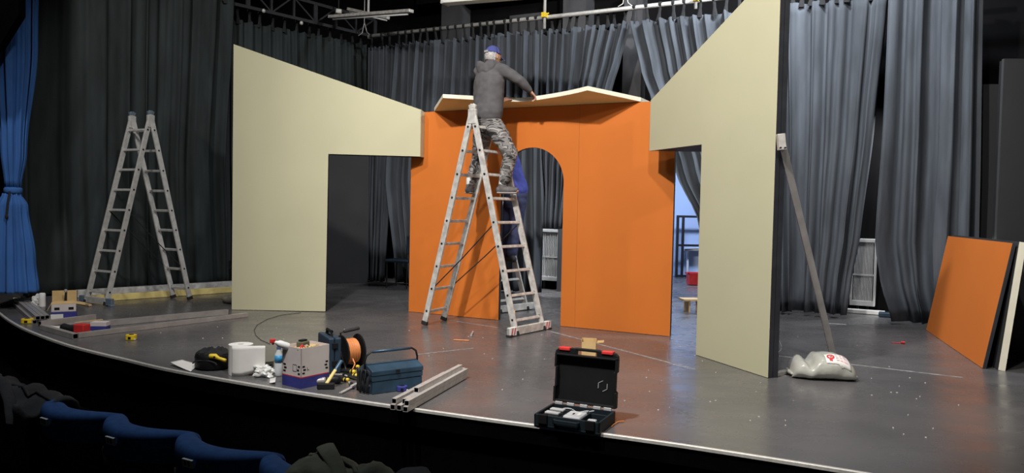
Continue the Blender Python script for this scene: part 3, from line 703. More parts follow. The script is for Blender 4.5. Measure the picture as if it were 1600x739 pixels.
def add_hand(mb, wrist, knuck, palm_n, thumb_side, curl, spread=0.0):
    """palm from wrist towards knuck; fingers bend towards palm_n; thumb leaves on thumb_side"""
    wrist, knuck = V(wrist), V(knuck); d = (knuck-wrist).normalized(); n_ = V(palm_n); n_ = (n_-d*n_.dot(d)).normalized(); s_ = d.cross(n_)
    if s_.dot(V(thumb_side)) < 0: s_ = -s_
    k = wrist+d*0.088
    mb.chain([(wrist, 0.026, 0.020), (wrist+d*0.04, 0.038, 0.017), (k, 0.041, 0.014)], s_, 12)
    for i, (off, ln) in enumerate(((0.029, 0.074), (0.010, 0.083), (-0.010, 0.077), (-0.029, 0.060))):
        p = k+s_*off-d*0.008; pts = [(p, 0.0088)]; a_ = 0.0
        for j, sg in enumerate((0.45, 0.32, 0.23)):
            a_ += curl*(0.75 if j == 0 else 1.0)
            p = p+(d*math.cos(a_)+n_*math.sin(a_)+s_*(off*spread)).normalized()*ln*sg; pts.append((p, 0.0085-0.0008*j))
        mb.chain(pts, s_, 8)
    p = wrist+d*0.03+s_*0.026; q = p+d*0.030+s_*0.026+n_*0.008; r_ = q+d*0.030+s_*0.008+n_*0.014
    mb.chain([(p, 0.013), (q, 0.0105), (r_, 0.009)], n_, 8)
def add_foot(mb, ankle, sole_z, fwd, ln=0.25, shoe=True, gap=0.0):
    f_ = V((fwd[0], fwd[1], 0)).normalized(); s_ = V((f_.y, -f_.x, 0)); h = V((ankle[0], ankle[1], sole_z+0.032))-f_*0.055
    mb.chain([(h, 0.034, 0.034), (h+f_*0.08, 0.036, 0.036), (h+f_*0.15, 0.044, 0.030), (h+f_*(ln-0.045), 0.040, 0.024)], s_, 14)
    mb.chain([(V((ankle[0], ankle[1], sole_z+0.13)), 0.040, 0.040), (h+f_*0.04, 0.034, 0.036)], s_, 12)

# --- man on the ladder
f1 = V((0.57, 0.82, 0)); r1 = V((0.82, -0.57, 0))
man = thing('person', 'man in blue cap, charcoal hoodie and grey camouflage trousers working on the ladder', 'person', (-0.25, 8.62, 1.47))
pel = at(762, 190, 8.60); waist = at(763, 165, 8.62); chest = at(764, 130, 8.64); shc = at(766, 112, 8.67); neck = at(768, 101, 8.70); head = at(770.5, 88, 8.74)
shL, shR = at(750, 112, 8.74), at(786, 110, 8.56)
elR, wrR, knR = at(812, 125, 8.54), at(828, 141.5, 8.60), at(834.5, 149.5, 8.64)
elL, wrL, knL = at(757, 141, 8.90), at(784, 158, 8.74), at(791, 155, 8.78)
hipL, hipR = at(755, 200, 8.68), at(773, 198, 8.54)
knRg, anR = at(798, 240, 8.46), at(787, 288, 8.52)
knLg, anL = at(748, 250, 8.92), at(735, 289, 8.86)
zsR, zsL = 1.505, 1.505
b = MB()
b.chain([(pel, 0.14, 0.10), (waist, 0.135, 0.095), (chest, 0.16, 0.105), (shc, 0.14, 0.085), (neck, 0.055, 0.055), (neck.lerp(head, .5), 0.052, 0.055)], r1, 18)
for sh, el, wr in ((shL, elL, wrL), (shR, elR, wrR)):
    b.chain([(shc.lerp(sh, 0.6), 0.06), (sh, 0.055), (sh.lerp(el, .5), 0.047), (el, 0.040), (el.lerp(wr, .4), 0.040), (wr, 0.026)], (0, 0, 1), 12)
for hp, kn_, an in ((hipL, knLg, anL), (hipR, knRg, anR)):
    b.chain([(hp, 0.085), (hp.lerp(kn_, .5), 0.072), (kn_, 0.054), (kn_.lerp(an, .4), 0.05), (an, 0.036)], (1, 0, 0), 12)
add_foot(b, anR, zsR, (1, -0.18)); add_foot(b, anL, zsL, (0.35, 0.9))
Rh = add_head(b, head, (0.72, 0.68, -0.12))
add_hand(b, wrR, knR, (-0.35, 0.25, -0.9), (-0.5, 0.9, 0.1), 0.62)
add_hand(b, wrL, knL, (0.2, 0.6, -0.5), (0, 0, 1), 0.25, 4.0)
body = remeshed(b, 'body', 'skin', man, 0.0075, 2)
h = MB()
h.chain([(at(762, 176, 8.60), 0.186, 0.142), (waist, 0.184, 0.142), (chest.lerp(waist, .5), 0.186, 0.142), (chest, 0.192, 0.142), (shc, 0.170, 0.115), (neck-V((0, 0, 0.01)), 0.085, 0.08)], r1, 22)
for sh, el, wr in ((shL, elL, wrL), (shR, elR, wrR)):
    h.chain([(shc.lerp(sh, 0.5), 0.085), (sh, 0.078), (sh.lerp(el, .5), 0.066), (el, 0.058), (el.lerp(wr, .5), 0.052), (el.lerp(wr, .88), 0.040)], (0, 0, 1), 14)
    h.chain([(el.lerp(wr, .86), 0.036), (el.lerp(wr, .97), 0.037)], (0, 0, 1), 12)
hb = neck-f1*0.095+V((0, 0, -0.02))
h.chain([(at(762, 180, 8.60), 0.180, 0.138), (at(762, 172, 8.60), 0.186, 0.142)], r1, 20)
hoodie = remeshed(h, 'hoodie', 'hoodie', man, 0.0105, 3, 0.006, 9, (1, 1, 1.6))
h = MB(); h.chain([(hb-r1*0.10+f1*.07, 0.035), (hb-r1*0.085-f1*.005-V((0, 0, .0)), 0.060, 0.050), (hb-r1*.03-f1*.03+V((0, 0, -.055)), 0.080, 0.052), (hb+r1*.03-f1*.03+V((0, 0, -.055)), 0.080, 0.052), (hb+r1*0.085-f1*.0-V((0, 0, .0)), 0.060, 0.050), (hb+r1*0.11+f1*.09, 0.035)], (0, 0, 1), 14)
remeshed(h, 'hood', 'hoodie', hoodie, 0.009, 3, 0.005, 12)
t = MB()
t.chain([(at(762, 176, 8.60), 0.15, 0.118), (pel, 0.158, 0.128), (pel-V((0, 0, 0.07)), 0.15, 0.125)], r1, 18)
for hp, kn_, an in ((hipL, knLg, anL), (hipR, knRg, anR)):
    t.chain([(hp, 0.108), (hp.lerp(kn_, .5), 0.098), (kn_, 0.083), (kn_.lerp(an, .45), 0.076), (kn_.lerp(an, .84), 0.068)], (1, 0, 0), 16)
remeshed(t, 'trousers', 'camo', man, 0.0105, 3, 0.011, 11, (1, 1, 2.0))
for an, zs_, fw_ in ((anR, zsR, (1, -0.18)), (anL, zsL, (0.35, 0.9))):
    f_ = V((fw_[0], fw_[1], 0)).normalized(); s_ = V((f_.y, -f_.x, 0)); hh = V((an.x, an.y, zs_+0.040))-f_*0.055
    q = MB(); q.chain([(hh, 0.042, 0.042), (hh+f_*0.07, 0.044, 0.048), (hh+f_*0.14, 0.050, 0.040), (hh+f_*0.195, 0.047, 0.033)], s_, 14); q.chain([(hh+f_*.035, .046, .05), (hh+f_*.045+V((0, 0, .055)), .046, .05)], s_, 12)
    sh_ = remeshed(q, 'shoe', 'shoe', man, 0.008, 2)
    q = MB(); q.chain([(hh-f_*.01-V((0, 0, .03)), 0.043, 0.012), (hh+f_*0.09-V((0, 0, .03)), 0.044, 0.012), (hh+f_*0.20-V((0, 0, .03)), 0.047, 0.012)], s_, 14); q.build('sole', 'sole', sh_, smooth=True)
    q = MB(); q.chain([(hh+f_*.045+V((0, 0, .05)), .044, .048), (hh+f_*.05+V((0, 0, .125)), .047, .05)], s_, 14); q.build('sock', 'sock', man, smooth=True)
# cap and hair
q = MB(); Hc = head+Rh @ V((0, -0.008, -0.004))
def shell(u, v, r=(0.083, 0.100, 0.112), zlo=-0.2, ylim=None):
    th = (math.pi*0.5-zlo)*v; ph = 2*math.pi*u; return V((r[0]*math.sin(th)*math.cos(ph), r[1]*math.sin(th)*math.sin(ph), r[2]*math.cos(th)))
q.grid(lambda u, v: Hc+Rh @ shell(u, v*0.94, (0.086, 0.103, 0.121), 0.15), 24, 10)
cap = q.build('cap', 'cap', man, smooth=True, solid=0.004)
q = MB(); q.grid(lambda u, v: Hc+Rh @ V(((u-.5)*0.15, 0.088+0.075*v*(1-abs(u-.5)**2*2.2), 0.022-0.02*v-0.06*abs(u-.5)**2*2)), 10, 5); q.build('brim', 'cap', cap, smooth=True, solid=0.004)
q = MB(); q.box(Hc+Rh @ V((0, -0.103, 0.032)), (0.06, 0.006, 0.022), Rh); q.build('cap_strap', 'sole', cap)
def hairf(u, v):
    a_ = math.radians(195+150*u); th = math.radians(78+46*v); r = 0.083+0.004*math.sin(40*u)
    return head+Rh @ V((r*math.sin(th)*math.cos(a_), 0.101*math.sin(th)*math.sin(a_), 0.112*math.cos(th)))
MB().grid(hairf, 24, 8).build('hair', 'hair', man, smooth=True, solid=0.010)

# --- person in blue behind the arch
Y2 = 9.72
man2 = thing('person', 'person in blue work jacket and navy trousers half hidden behind the arch', 'person', (0, Y2, 0.7))
f2 = V((-0.62, 0.78, 0)); r2 = V((0.78, 0.62, 0))
pel2, wa2, ch2, sc2, nk2, hd2 = at(806, 306, Y2), at(802, 284, Y2), at(793, 256, Y2), at(787, 236, Y2), at(784, 224, Y2), at(781, 206, Y2+.03)
an2 = [at(799, 398, Y2+.02), at(792, 400, Y2+.16)]; kn2 = [at(806, 352, Y2), at(792, 355, Y2+.14)]; hp2 = [at(810, 316, Y2-.03), at(800, 316, Y2+.1)]
el2 = [at(772, 215, Y2-.10), at(770, 210, Y2+.22)]; wr2 = [at(757, 193, Y2-.18), at(758, 188, Y2+.15)]; sh2 = [sc2+r2*.17, sc2-r2*.17]
b = MB(); b.chain([(pel2, 0.14, 0.10), (wa2, 0.13, 0.095), (ch2, 0.15, 0.10), (sc2, 0.14, 0.08), (nk2, 0.055), (nk2.lerp(hd2, .5), 0.052)], r2, 16)
for sh, el, wr in zip(sh2, el2, wr2):
    b.chain([(sh, 0.055), (sh.lerp(el, .5), 0.047), (el, 0.04), (wr, 0.027)], (0, 0, 1), 12); add_hand(b, wr, wr+V((-0.03, 0.0, 0.08)), (-.6, -.6, 0), (0.5, -0.5, 0), 0.4)
for hp, kn_, an in zip(hp2, kn2, an2):
    b.chain([(hp, 0.085), (hp.lerp(kn_, .5), 0.07), (kn_, 0.053), (kn_.lerp(an, .4), 0.05), (an, 0.037)], (1, 0, 0), 12)
    add_foot(b, an, 0.665, (-0.5, 0.8))
R2 = add_head(b, hd2, (-0.6, 0.75, 0.2)); remeshed(b, 'body', 'skin', man2, 0.008, 2)
j = MB(); j.chain([(pel2+V((0, 0, .07)), 0.175, 0.14), (wa2, 0.17, 0.135), (ch2, 0.18, 0.135), (sc2, 0.165, 0.11), (nk2-V((0, 0, .02)), 0.08)], r2, 18)
for sh, el, wr in zip(sh2, el2, wr2): j.chain([(sc2.lerp(sh, .5), 0.085), (sh, 0.075), (el, 0.06), (el.lerp(wr, .85), 0.045)], (0, 0, 1), 12)
remeshed(j, 'jacket', 'jacket_blue', man2, 0.012, 3, 0.010, 8)
t = MB(); t.chain([(pel2+V((0, 0, .06)), 0.15, 0.125), (pel2, 0.165, 0.145), (pel2-V((0, 0, .07)), 0.155, 0.13)], r2, 16)
for hp, kn_, an in zip(hp2, kn2, an2): t.chain([(hp, 0.11), (hp.lerp(kn_, .5), 0.10), (kn_, 0.085), (kn_.lerp(an, .9), 0.075)], (1, 0, 0), 14)
remeshed(t, 'trousers', 'navy_trousers', man2, 0.012, 3, 0.008, 9)
for an in an2:
    f_ = V((-0.5, 0.8, 0)).normalized(); s_ = V((f_.y, -f_.x, 0)); hh = V((an.x, an.y, 0.705))-f_*0.055
    q = MB(); q.chain([(hh, 0.042, 0.042), (hh+f_*0.07, 0.044, 0.048), (hh+f_*0.14, 0.050, 0.040), (hh+f_*0.195, 0.047, 0.033)], s_, 14); q.chain([(hh+f_*.035, .046, .05), (hh+f_*.045+V((0, 0, .055)), .046, .05)], s_, 12)
    remeshed(q, 'shoe', 'rubber', man2, 0.009, 2)
q = MB(); q.grid(lambda u, v: hd2+R2 @ shell(u, v*0.85, (0.084, 0.10, 0.116), 0.1)+R2 @ V((0, -.012, 0)), 20, 8); q.build('hair', 'hair_dark', man2, smooth=True, solid=0.008)

# ------------------------------------------------------------------ leaning panels and black flats at the right
c0, c1 = fl(1447, 516), fl(1535, 576)
pd = (c1-c0).normalized(); pn = V((-pd.y, pd.x, 0))
if pn.x < 0: pn = -pn
def leaner(name, label, o, L, H, th, lean, mats, cat='panel'):
    t_ = thing(name, label, cat, o)
    upv = (pn*lean+V((0, 0, 1))).normalized(); nrm = pd.cross(upv).normalized()
    if nrm.x < 0: nrm = -nrm
    q = MB(); q.prism([(0, 0), (L, 0), (L, H), (0, H)], o+V((0, 0, 0.004)), pd, upv, nrm*th); 
    q.mi = [0, 1, 2, 2, 2, 2]; q.build('board', mats, t_); return t_
L_ = (c1-c0).length
leaner('orange_set_board', 'orange rectangular panel leaning against black flats at the right edge', c0, L_, 1.14, 0.03, 0.17, ['orange', 'flat_edge', 'flat_edge'])
o2 = c0+pn*0.115-pd*0.0
leaner('white_set_board', 'white-edged panel leaning behind the orange panel at the right', o2, L_+0.03, 1.145, 0.055, 0.105, ['black_panel', 'black_panel', 'white_edge'])
def blackflat(x0, y0, x1, y1, h_, label):
    o = thing('masking_flat', label, 'stage flat', (x0, y0, 0))
    d = V((x1-x0, y1-y0, 0)); Ln = d.length; d.normalize(); nn = V((-d.y, d.x, 0))
    MB().prism([(0, 0), (Ln, 0), (Ln, h_), (0, h_)], (x0, y0, 0.003), d, (0, 0, 1), nn*0.04).build('board', 'black_panel', o)
    MB().bar(V((x0, y0, 0.01))+d*.02+nn*.06, V((x0, y0, h_-.01))+d*.02+nn*.06, 0.04, 0.04, nn).build('frame_post', 'dark', o)
    MB().bar(V((x0, y0, 0.01))+d*(Ln-.02)+nn*.06, V((x0, y0, h_-.01))+d*(Ln-.02)+nn*.06, 0.04, 0.04, nn).build('frame_post', 'dark', o)
    return o
p = at(1519, 132, 9.25); blackflat(p.x, 9.25, p.x+1.1, 9.10, p.z, 'dark grey masking flat behind, the shorter-looking one next to the curtain')
p = at(1569, 92, 7.55); blackflat(p.x, 7.55, p.x+1.3, 7.45, p.z, 'dark grey masking flat at the right edge of the picture, nearest')
# dark flat behind the left doorway
a, c = onp(505, 300, BP+BN*.25, BU), onp(577, 300, BP+BN*.25, BU)
p0 = fl(500, 443); p1 = fl(574, 441.5)
blackflat(p0.x, p0.y, p1.x, p1.y, 2.9, 'plain black masking flat seen through the left square doorway')

# chair behind the doorway
chp = fl(627, 449)
ch = thing('stacking_chair', 'dark chair standing behind the left edge of the orange flat', 'chair', chp)
q = MB(); q.box(chp+V((0, 0, 0.45)), (0.42, 0.42, 0.05), Rz(-.3)); q.build('seat', 'navy_case', ch, bevel=0.02)
q = MB(); q.box(chp+Rz(-.3) @ V((0.19, 0, 0.72)), (0.03, 0.40, 0.30), Rz(-.3)); q.build('backrest', 'navy_case', ch, bevel=0.012)
for x_, y_ in ((-.18, -.18), (.18, -.18), (-.18, .18), (.18, .18)):
    p = chp+Rz(-.3) @ V((x_, y_, 0)); MB().tube([p+V((0, 0, .004)), p+V((0, 0, .43 if x_ < 0 else .85))], 0.012, 8).build('leg', 'dark', ch)

# ------------------------------------------------------------------ side room things
a = at(1057, 434, 15.9); c = at(1100, 434, 15.9)
rk = thing('clothes_rack', 'black metal rail frame against the pale blue wall of the side room', 'rack', (a.x, 15.9, 0))
def zat(py): return at(1060, py, 15.9).z
for px in (1057.5, 1066, 1112):
    q = at(px, 400, 15.9); MB().bar(V((q.x, 15.9, 0)), V((q.x, 15.9, zat(338))), 0.05, 0.05, (0, 1, 0)).build('post', 'dark', rk)
for py in (338, 383, 433):
    z_ = max(zat(py), 0.03); p, q = at(1057.5, py, 15.9), at(1112, py, 15.9); MB().bar(V((p.x, 15.9, z_)), V((q.x, 15.9, z_)), 0.045, 0.045).build('rail', 'dark', rk)
p, q = at(1068, 390, 16.1), at(1120, 388, 16.1)
sh = thing('wall_shelf', 'pale shelf on the blue side-room wall behind the black rack', 'shelf', p)
MB().bar(p, q, 0.25, 0.05).build('shelf_board', 'white', sh)
MB().bar(V((p.x+.1, 16.15, p.z-.6)), V((p.x+.1, 16.15, p.z)), 0.04, 0.06, (0, 1, 0)).build('bracket', 'white', sh)
MB().bar(V((p.x+.9, 16.15, p.z-.6)), V((p.x+.9, 16.15, p.z)), 0.04, 0.06, (0, 1, 0)).build('bracket', 'white', sh)
p = fl(1087, 446)
rcx = thing('red_crate', 'red plastic crate on the side-room floor beside the right flat', 'crate', p)
q = MB(); q.box(p+V((0.02, 0.1, 0.11)), (0.30, 0.25, 0.20)); q.build('crate_body', 'red', rcx, bevel=0.01)
q = MB()
for sx, sy, a_, b_ in ((0, -.13, .34, .02), (0, .13, .34, .02), (-.16, 0, .02, .28), (.16, 0, .02, .28)): q.box(p+V((0.02+sx, 0.1+sy, 0.215)), (a_, b_, 0.03))
q.build('rim', 'red', rcx)
p = fl(1083, 488)
sx_ = thing('wooden_step', 'low wooden step on the floor in the gap beside the right beige flat', 'step', p)
MB().box(p+V((-0.02, 0.1, 0.165)), (0.26, 0.24, 0.022), Rz(.1)).build('tread', 'wood', sx_)
for s_ in (-1, 1): MB().box(p+V((0.02+s_*0.08, 0.1, 0.077)), (0.025, 0.2, 0.154), Rz(.1)).build('side_board', 'wood', sx_)

# ------------------------------------------------------------------ sandbags
def bagsurf(L, W, H, sad):
    def fn(u, v):
        a_, b_ = 2*u-1, 2*math.pi*v; x = a_*L/2
        e = max(0.0, 1-abs(a_)**3.2)**0.5; wv = W/2*(0.55+0.45*e) if abs(a_) < 1 else W/2*0.55
        h_ = H*(0.10+0.90*e)*(1-sad*math.exp(-((a_+0.45)/0.16)**2))
        c_, s_ = math.cos(b_), math.sin(b_); sg = lambda x_, p_: math.copysign(abs(x_)**p_, x_)
        z = h_*0.5*(1+sg(s_, 0.75)) ; y = wv*sg(c_, 0.7)
        nn = 0.013*noise.noise((x*9, y*9, z*9+3))+0.006*noise.noise((x*24, y*24, z*20))
        return V((x, y+nn, max(0.003, z+nn*(1 if s_ > -.3 else 0))))
    return fn
def sandbag(label, loc, rz, L, W, H, sad, mname, lab):
    o = thing('sandbag', label, 'sandbag', (0, 0, 0)); fn = bagsurf(L, W, H, sad)
    q = MB(); q.grid(fn, 40, 36); q.grid(lambda u, v: V((-L/2*(1-0.001*v) if u < .5 else -L/2, 0, 0))*1, 1, 1) if False else None
    bo = q.build('sack', mname, o, smooth=True)
    for sgn in (-1, 1):
        q = MB(); q.chain([(V((sgn*L/2*0.995, -W*0.27, 0.035)), 0.012, 0.008), (V((sgn*(L/2+.004), 0, 0.03)), 0.016, 0.02), (V((sgn*L/2*0.995, W*0.27, 0.035)), 0.012, 0.008)], (1, 0, 0), 8); q.build('seam', mname, o, smooth=True)
    if lab:
        def top(x, y, off):
            best = None; u = x/L+.5
            # walk the section until it reaches y on the upper front half
            for k_ in range(240):
                v = 0.02+0.96*k_/480+0.0; v = 0.5*k_/240
                p = fn(u, v)
                if best is None or abs(p.y-y) < abs(best.y-y): best = p
            return best+V((0, -0.35*off, off))
        la = MB(); la.grid(lambda u, v: top(-0.005+0.195*u, -0.192+0.122*v, 0.006), 10, 8); lo = la.build('printed_label', 'paper', o, smooth=True, solid=0.002, label='white label printed in red')
        em = MB()
        n_ = 18
        for k_ in range(n_):
            a0_, a1_ = 2*math.pi*k_/n_, 2*math.pi*(k_+1)/n_; cx, cy = 0.038, -0.125
            em.add([top(cx+r_*math.cos(a_), cy+r_*1.15*math.sin(a_), 0.010) for r_, a_ in ((0.030, a0_), (0.030, a1_), (0.017, a1_), (0.017, a0_))], [(0, 1, 2, 3)])
        for (x0, x1, y0, y1) in ((0.022, 0.046, -0.178, -0.155), (0.032, 0.048, -0.133, -0.119)):
            em.add([top(x, y, 0.011) for x, y in ((x0, y0), (x1, y0), (x1, y1), (x0, y1))], [(0, 1, 2, 3)])
        em.build('red_emblem', 'red', lo, kind='stuff')
        tx = MB()
        for k_ in range(4):
            for w0, w1 in ((0.075, 0.10), (0.106, 0.128), (0.134, 0.165)):
                y0 = -0.172+k_*0.026; tx.add([top(x, y, 0.010) for x, y in ((w0, y0), (w1-.004*k_, y0), (w1-.004*k_, y0+.011), (w0, y0+.011))], [(0, 1, 2, 3)])
        tx.build('small_print', 'pink', lo, kind='stuff')
    place(o, loc, rz); return o
p = fl(1285, 590); sandbag('grey tarpaulin sandbag with a white and red label beside the brace strut', (p.x+0.0, p.y+0.03, 0), -0.16, 0.50, 0.40, 0.20, 0.38, 'sandbag', True)
p = fl(352, 477); sandbag('brown sandbag peeping out behind the left edge of the left beige flat', (p.x+.12, p.y+0.18, 0), -0.5, 0.45, 0.28, 0.14, 0.2, 'sandbag_brown', False)

# ------------------------------------------------------------------ batten and sill along the left curtain
p, q = fl(140, 472.5), fl(372, 456.5)
o = thing('yellow_batten', 'long yellow painted batten on the floor under the left wing curtains', 'batten', (p+q)/2)
MB().bar(p+V((0, .03, 0.045)), q+V((0.0, .03, 0.045)), 0.05, 0.085).build('batten_board', 'yellow_wood', o, bevel=0.004)
p, q = fl(112, 466.5), fl(372, 449.5)
MBs = MB().bar(p+V((0, .12, 0.055)), q+V((0, .12, 0.055)), 0.07, 0.10).build('cable_duct', 'alu_worn', org=(p+q)/2)
tag(MBs, 'grey duct strip running along the floor behind the yellow batten', 'duct')
# ------------------------------------------------------------------ chalk lines on the floor
def strip(a_, b_, w_=0.02):
    d = (b_-a_).normalized(); s_ = V((-d.y, d.x, 0))*w_/2; q = MB(); nn_ = 24
    q.prism([(0, -w_/2), ((b_-a_).length, -w_/2), ((b_-a_).length, w_/2), (0, w_/2)], a_+V((0, 0, 0.0002)), d, V((-d.y, d.x, 0)), (0, 0, 0.0012)); struct(q.build('floor_marking', 'chalk'))
strip(fl(853, 516), fl(1085, 577), 0.025); strip(fl(1216, 556), fl(1505, 590), 0.025); strip(fl(1288, 505), fl(1322, 507), 0.05); strip(fl(1215, 587), fl(1228, 587), .02)
strip(fl(650, 554), fl(740, 544), .02); strip(fl(700, 500), fl(778, 512), .02)

# ------------------------------------------------------------------ tools along the stage edge, right to left
# open black tool case
def boxthing(mb, x0, x1, y0, y1, z0, z1, mi=0): return mb.box(((x0+x1)/2, (y0+y1)/2, (z0+z1)/2), (x1-x0, y1-y0, z1-z0), None, mi)
cs = thing('open_tool_case', 'open black plastic power-tool case with its lid standing up', 'tool case')
CWd, CDp, CHt = 0.425, 0.31, 0.075
q = MB(); w_ = 0.014
boxthing(q, 0, CWd, 0, CDp, 0, 0.014); boxthing(q, 0, CWd, 0, w_, 0.012, CHt); boxthing(q, 0, CWd, CDp-w_, CDp, 0.012, CHt); boxthing(q, 0, w_, 0, CDp, 0.012, CHt); boxthing(q, CWd-w_, CWd, 0, CDp, 0.012, CHt)
boxthing(q, 0.155, 0.162, 0.02, 0.24, 0.012, 0.07); boxthing(q, 0.29, 0.297, 0.02, 0.24, 0.012, 0.07); boxthing(q, 0.02, 0.40, 0.215, 0.222, 0.012, 0.065)
q.build('case_base', 'case_dark', cs, bevel=0.004)
for x0 in (0.03, 0.335):
    q = MB(); boxthing(q, x0, x0+0.06, -0.012, 0.004, 0.02, 0.08); q.build('latch', 'black', cs, bevel=0.004)
q = MB(); boxthing(q, 0.13, 0.30, -0.024, -0.012, 0.035, 0.062); boxthing(q, 0.13, 0.145, -0.024, 0.002, 0.035, 0.062); boxthing(q, 0.285, 0.30, -0.024, 0.002, 0.035, 0.062); q.build('handle', 'case_dark', cs, bevel=0.004)
lt = math.radians(4); LX, LZ = V((1, 0, 0)), V((0, math.sin(lt), math.cos(lt))); LY = V((0, math.cos(lt), -math.sin(lt))); LOo = V((0, CDp-0.005, CHt+0.012))
q = MB()
def lidbox(x0, x1, z0, z1, y0=0.0, y1=0.04, mi=0):
    q.prism([(x0, z0), (x1, z0), (x1, z1), (x0, z1)], LOo+LY*y0, LX, LZ, LY*(y1-y0), mi)
q.prism([(0, 0), (CWd, 0), (CWd, 0.10), (CWd-.012, 0.11), (CWd-.012, 0.22), (CWd, .23), (CWd, 0.30), (CWd, 0.31), (0, 0.31), (0, 0.23), (.012, .22), (.012, .11), (0, .10)], LOo+LY*0.036, LX, LZ, LY*0.012)
q.prism([(0, 0.31), (0.145, 0.31), (0.145, 0.355), (0.05, 0.352), (0.02, 0.345), (0.003, 0.33)], LOo+LY*0.004, LX, LZ, LY*0.044)
q.prism([(0.285, 0.31), (CWd, 0.31), (CWd-.003, 0.33), (CWd-.02, 0.345), (CWd-.05, 0.352), (0.285, 0.355)], LOo+LY*0.004, LX, LZ, LY*0.044)
lidbox(0, CWd, 0, 0.014); lidbox(0, 0.014, 0.01, 0.10); lidbox(CWd-.014, CWd, 0.01, 0.10); lidbox(.008, 0.022, 0.10, .23); lidbox(CWd-.022, CWd-.008, 0.10, .23); lidbox(0, .014, .225, .32); lidbox(CWd-.014, CWd, .225, .32); lidbox(0.0, CWd, 0.302, 0.314)
lid = q.build('lid', 'black', cs, bevel=0.003)
q = MB(); lidbox(0.13, 0.30, 0.340, 0.358, 0.008, 0.040); q.build('lid_handle', 'black', lid, bevel=0.005)
for x0 in (0.028, 0.318):
    q = MB(); lidbox(x0, x0+0.075, 0.336, 0.357, -0.003, 0.050); q.build('red_latch', 'red', lid, bevel=0.004, label='red latch')
q = MB(); hx, hz, hr = 0.325, 0.13, 0.034
for k_ in (0, 1, 3, 4):
    a_, b_ = math.radians(60*k_-90), math.radians(60*k_-30)
    a3, b3 = [LOo+LY*0.034+LX*(hx+hr*math.cos(t))+LZ*(hz+hr*math.sin(t)) for t in (a_, b_)]; q.bar(a3, b3, 0.003, 0.003, LY)
q.build('hexagon_emblem', 'charger', lid, kind='stuff')
for x0 in (0.02, 0.10, 0.19, 0.28, 0.35):
    q = MB(); boxthing(q, x0, x0+0.05, CDp-0.012, CDp+0.004, CHt-0.004, CHt+0.016); q.build('hinge', 'charger', cs, bevel=0.003)
pc = fl(834, 665); rzc = ang(fl(834, 665), fl(934, 680)); place(cs, (pc.x, pc.y, 0), rzc)
CM = Matrix.Translation((pc.x, pc.y, 0)) @ Matrix.Rotation(rzc, 4, 'Z')
def incase(name, label, cat, x, y, z=0.0145, rz=0.0):
    o = thing(name, label, cat, (0, 0, 0)); return o, (lambda: place(o, CM @ V((x, y, z)), rzc+rz))
o, fin = incase('battery_charger', 'grey battery charger lying in the open tool case', 'charger', 0.17, 0.04)
q = MB(); boxthing(q, 0, 0.115, 0, 0.15, 0, 0.062); q.build('housing', 'charger', o, bevel=0.012); q = MB(); boxthing(q, 0.045, 0.055, 0.055, 0.085, 0.061, 0.064); q.build('slot', 'black', o); q = MB(); boxthing(q, 0.075, 0.095, 0.05, 0.10, 0.061, 0.0635); q.build('contact_strip', 'plate', o); fin()
for i_, yy in enumerate((0.05, 0.135)):
    o, fin = incase('battery_pack', ('front' if i_ == 0 else 'rear')+' black battery pack with a pale top in the open tool case', 'battery', 0.03, yy)
    q = MB(); boxthing(q, 0, 0.11, 0, 0.065, 0, 0.05); q.build('cell_block', 'black', o, bevel=0.006); q = MB(); boxthing(q, 0.012, 0.105, 0.016, 0.06, 0.05, 0.064); q.build('connector_rail', 'charger', o, bevel=0.004); fin()
o, fin = incase('cable_plug', 'pale grey plug block in the right end of the open tool case', 'plug', 0.325, 0.05, rz=0.1)
q = MB(); boxthing(q, 0, 0.055, 0, 0.05, 0, 0.05); q.build('plug_body', 'charger', o, bevel=0.006)
for k_ in (0.015, 0.04): q = MB(); q.lathe([(0.003, 0), (0.003, 0.02)], (k_, 0, 0.025), Rx(math.pi/2), 8); q.build('pin', 'galv', o)
fin()
o, fin = incase('charger_cable', 'thin black cable coiled in the back of the tool case', 'cable', 0.2, 0.25)
q = MB(); q.tube([V((0.09*math.cos(t*.7)*(1+.25*math.sin(t*1.9))-0.0, 0.018*math.sin(t), 0.035+0.022*math.sin(t*1.3+1))) for t in [k_*.35 for k_ in range(40)]], 0.004, 6); q.build('cord', 'charger', o, smooth=True); fin()
# orange wire beside the case
q = MB(); q.tube([fl(x, y)+V((0, 0, 0.006)) for x, y in ((955, 668), (960, 664), (966, 660.5), (975, 659.5))], 0.004, 6)
tag(q.build('orange_wire', 'orange_cable', org=fl(965, 662)), 'short orange wire end beside the open tool case', 'wire')
# cardboard box behind the case
p = fl(908, 556); o = thing('small_cardboard_box', 'small open cardboard box on the floor behind the open tool case', 'box')
q = MB(); boxthing(q, 0, 0.135, 0, 0.12, 0, 0.006); boxthing(q, 0, 0.135, 0, 0.004, 0, 0.13); boxthing(q, 0, 0.135, 0.116, 0.12, 0, 0.15); boxthing(q, 0, 0.004, 0, 0.12, 0, 0.15); boxthing(q, 0.131, 0.135, 0, 0.12, 0, 0.15); q.build('carton', 'cardboard', o)
q = MB(); q.prism([(0, 0), (0.12, 0), (0.12, 0.07), (0, 0.07)], (0.135, 0, 0.125), (0, 1, 0), (0.98, 0, 0.10), (0, 0, 0.003)); q.build('flap', 'cardboard', o); place(o, (p.x, p.y, 0), -0.15)

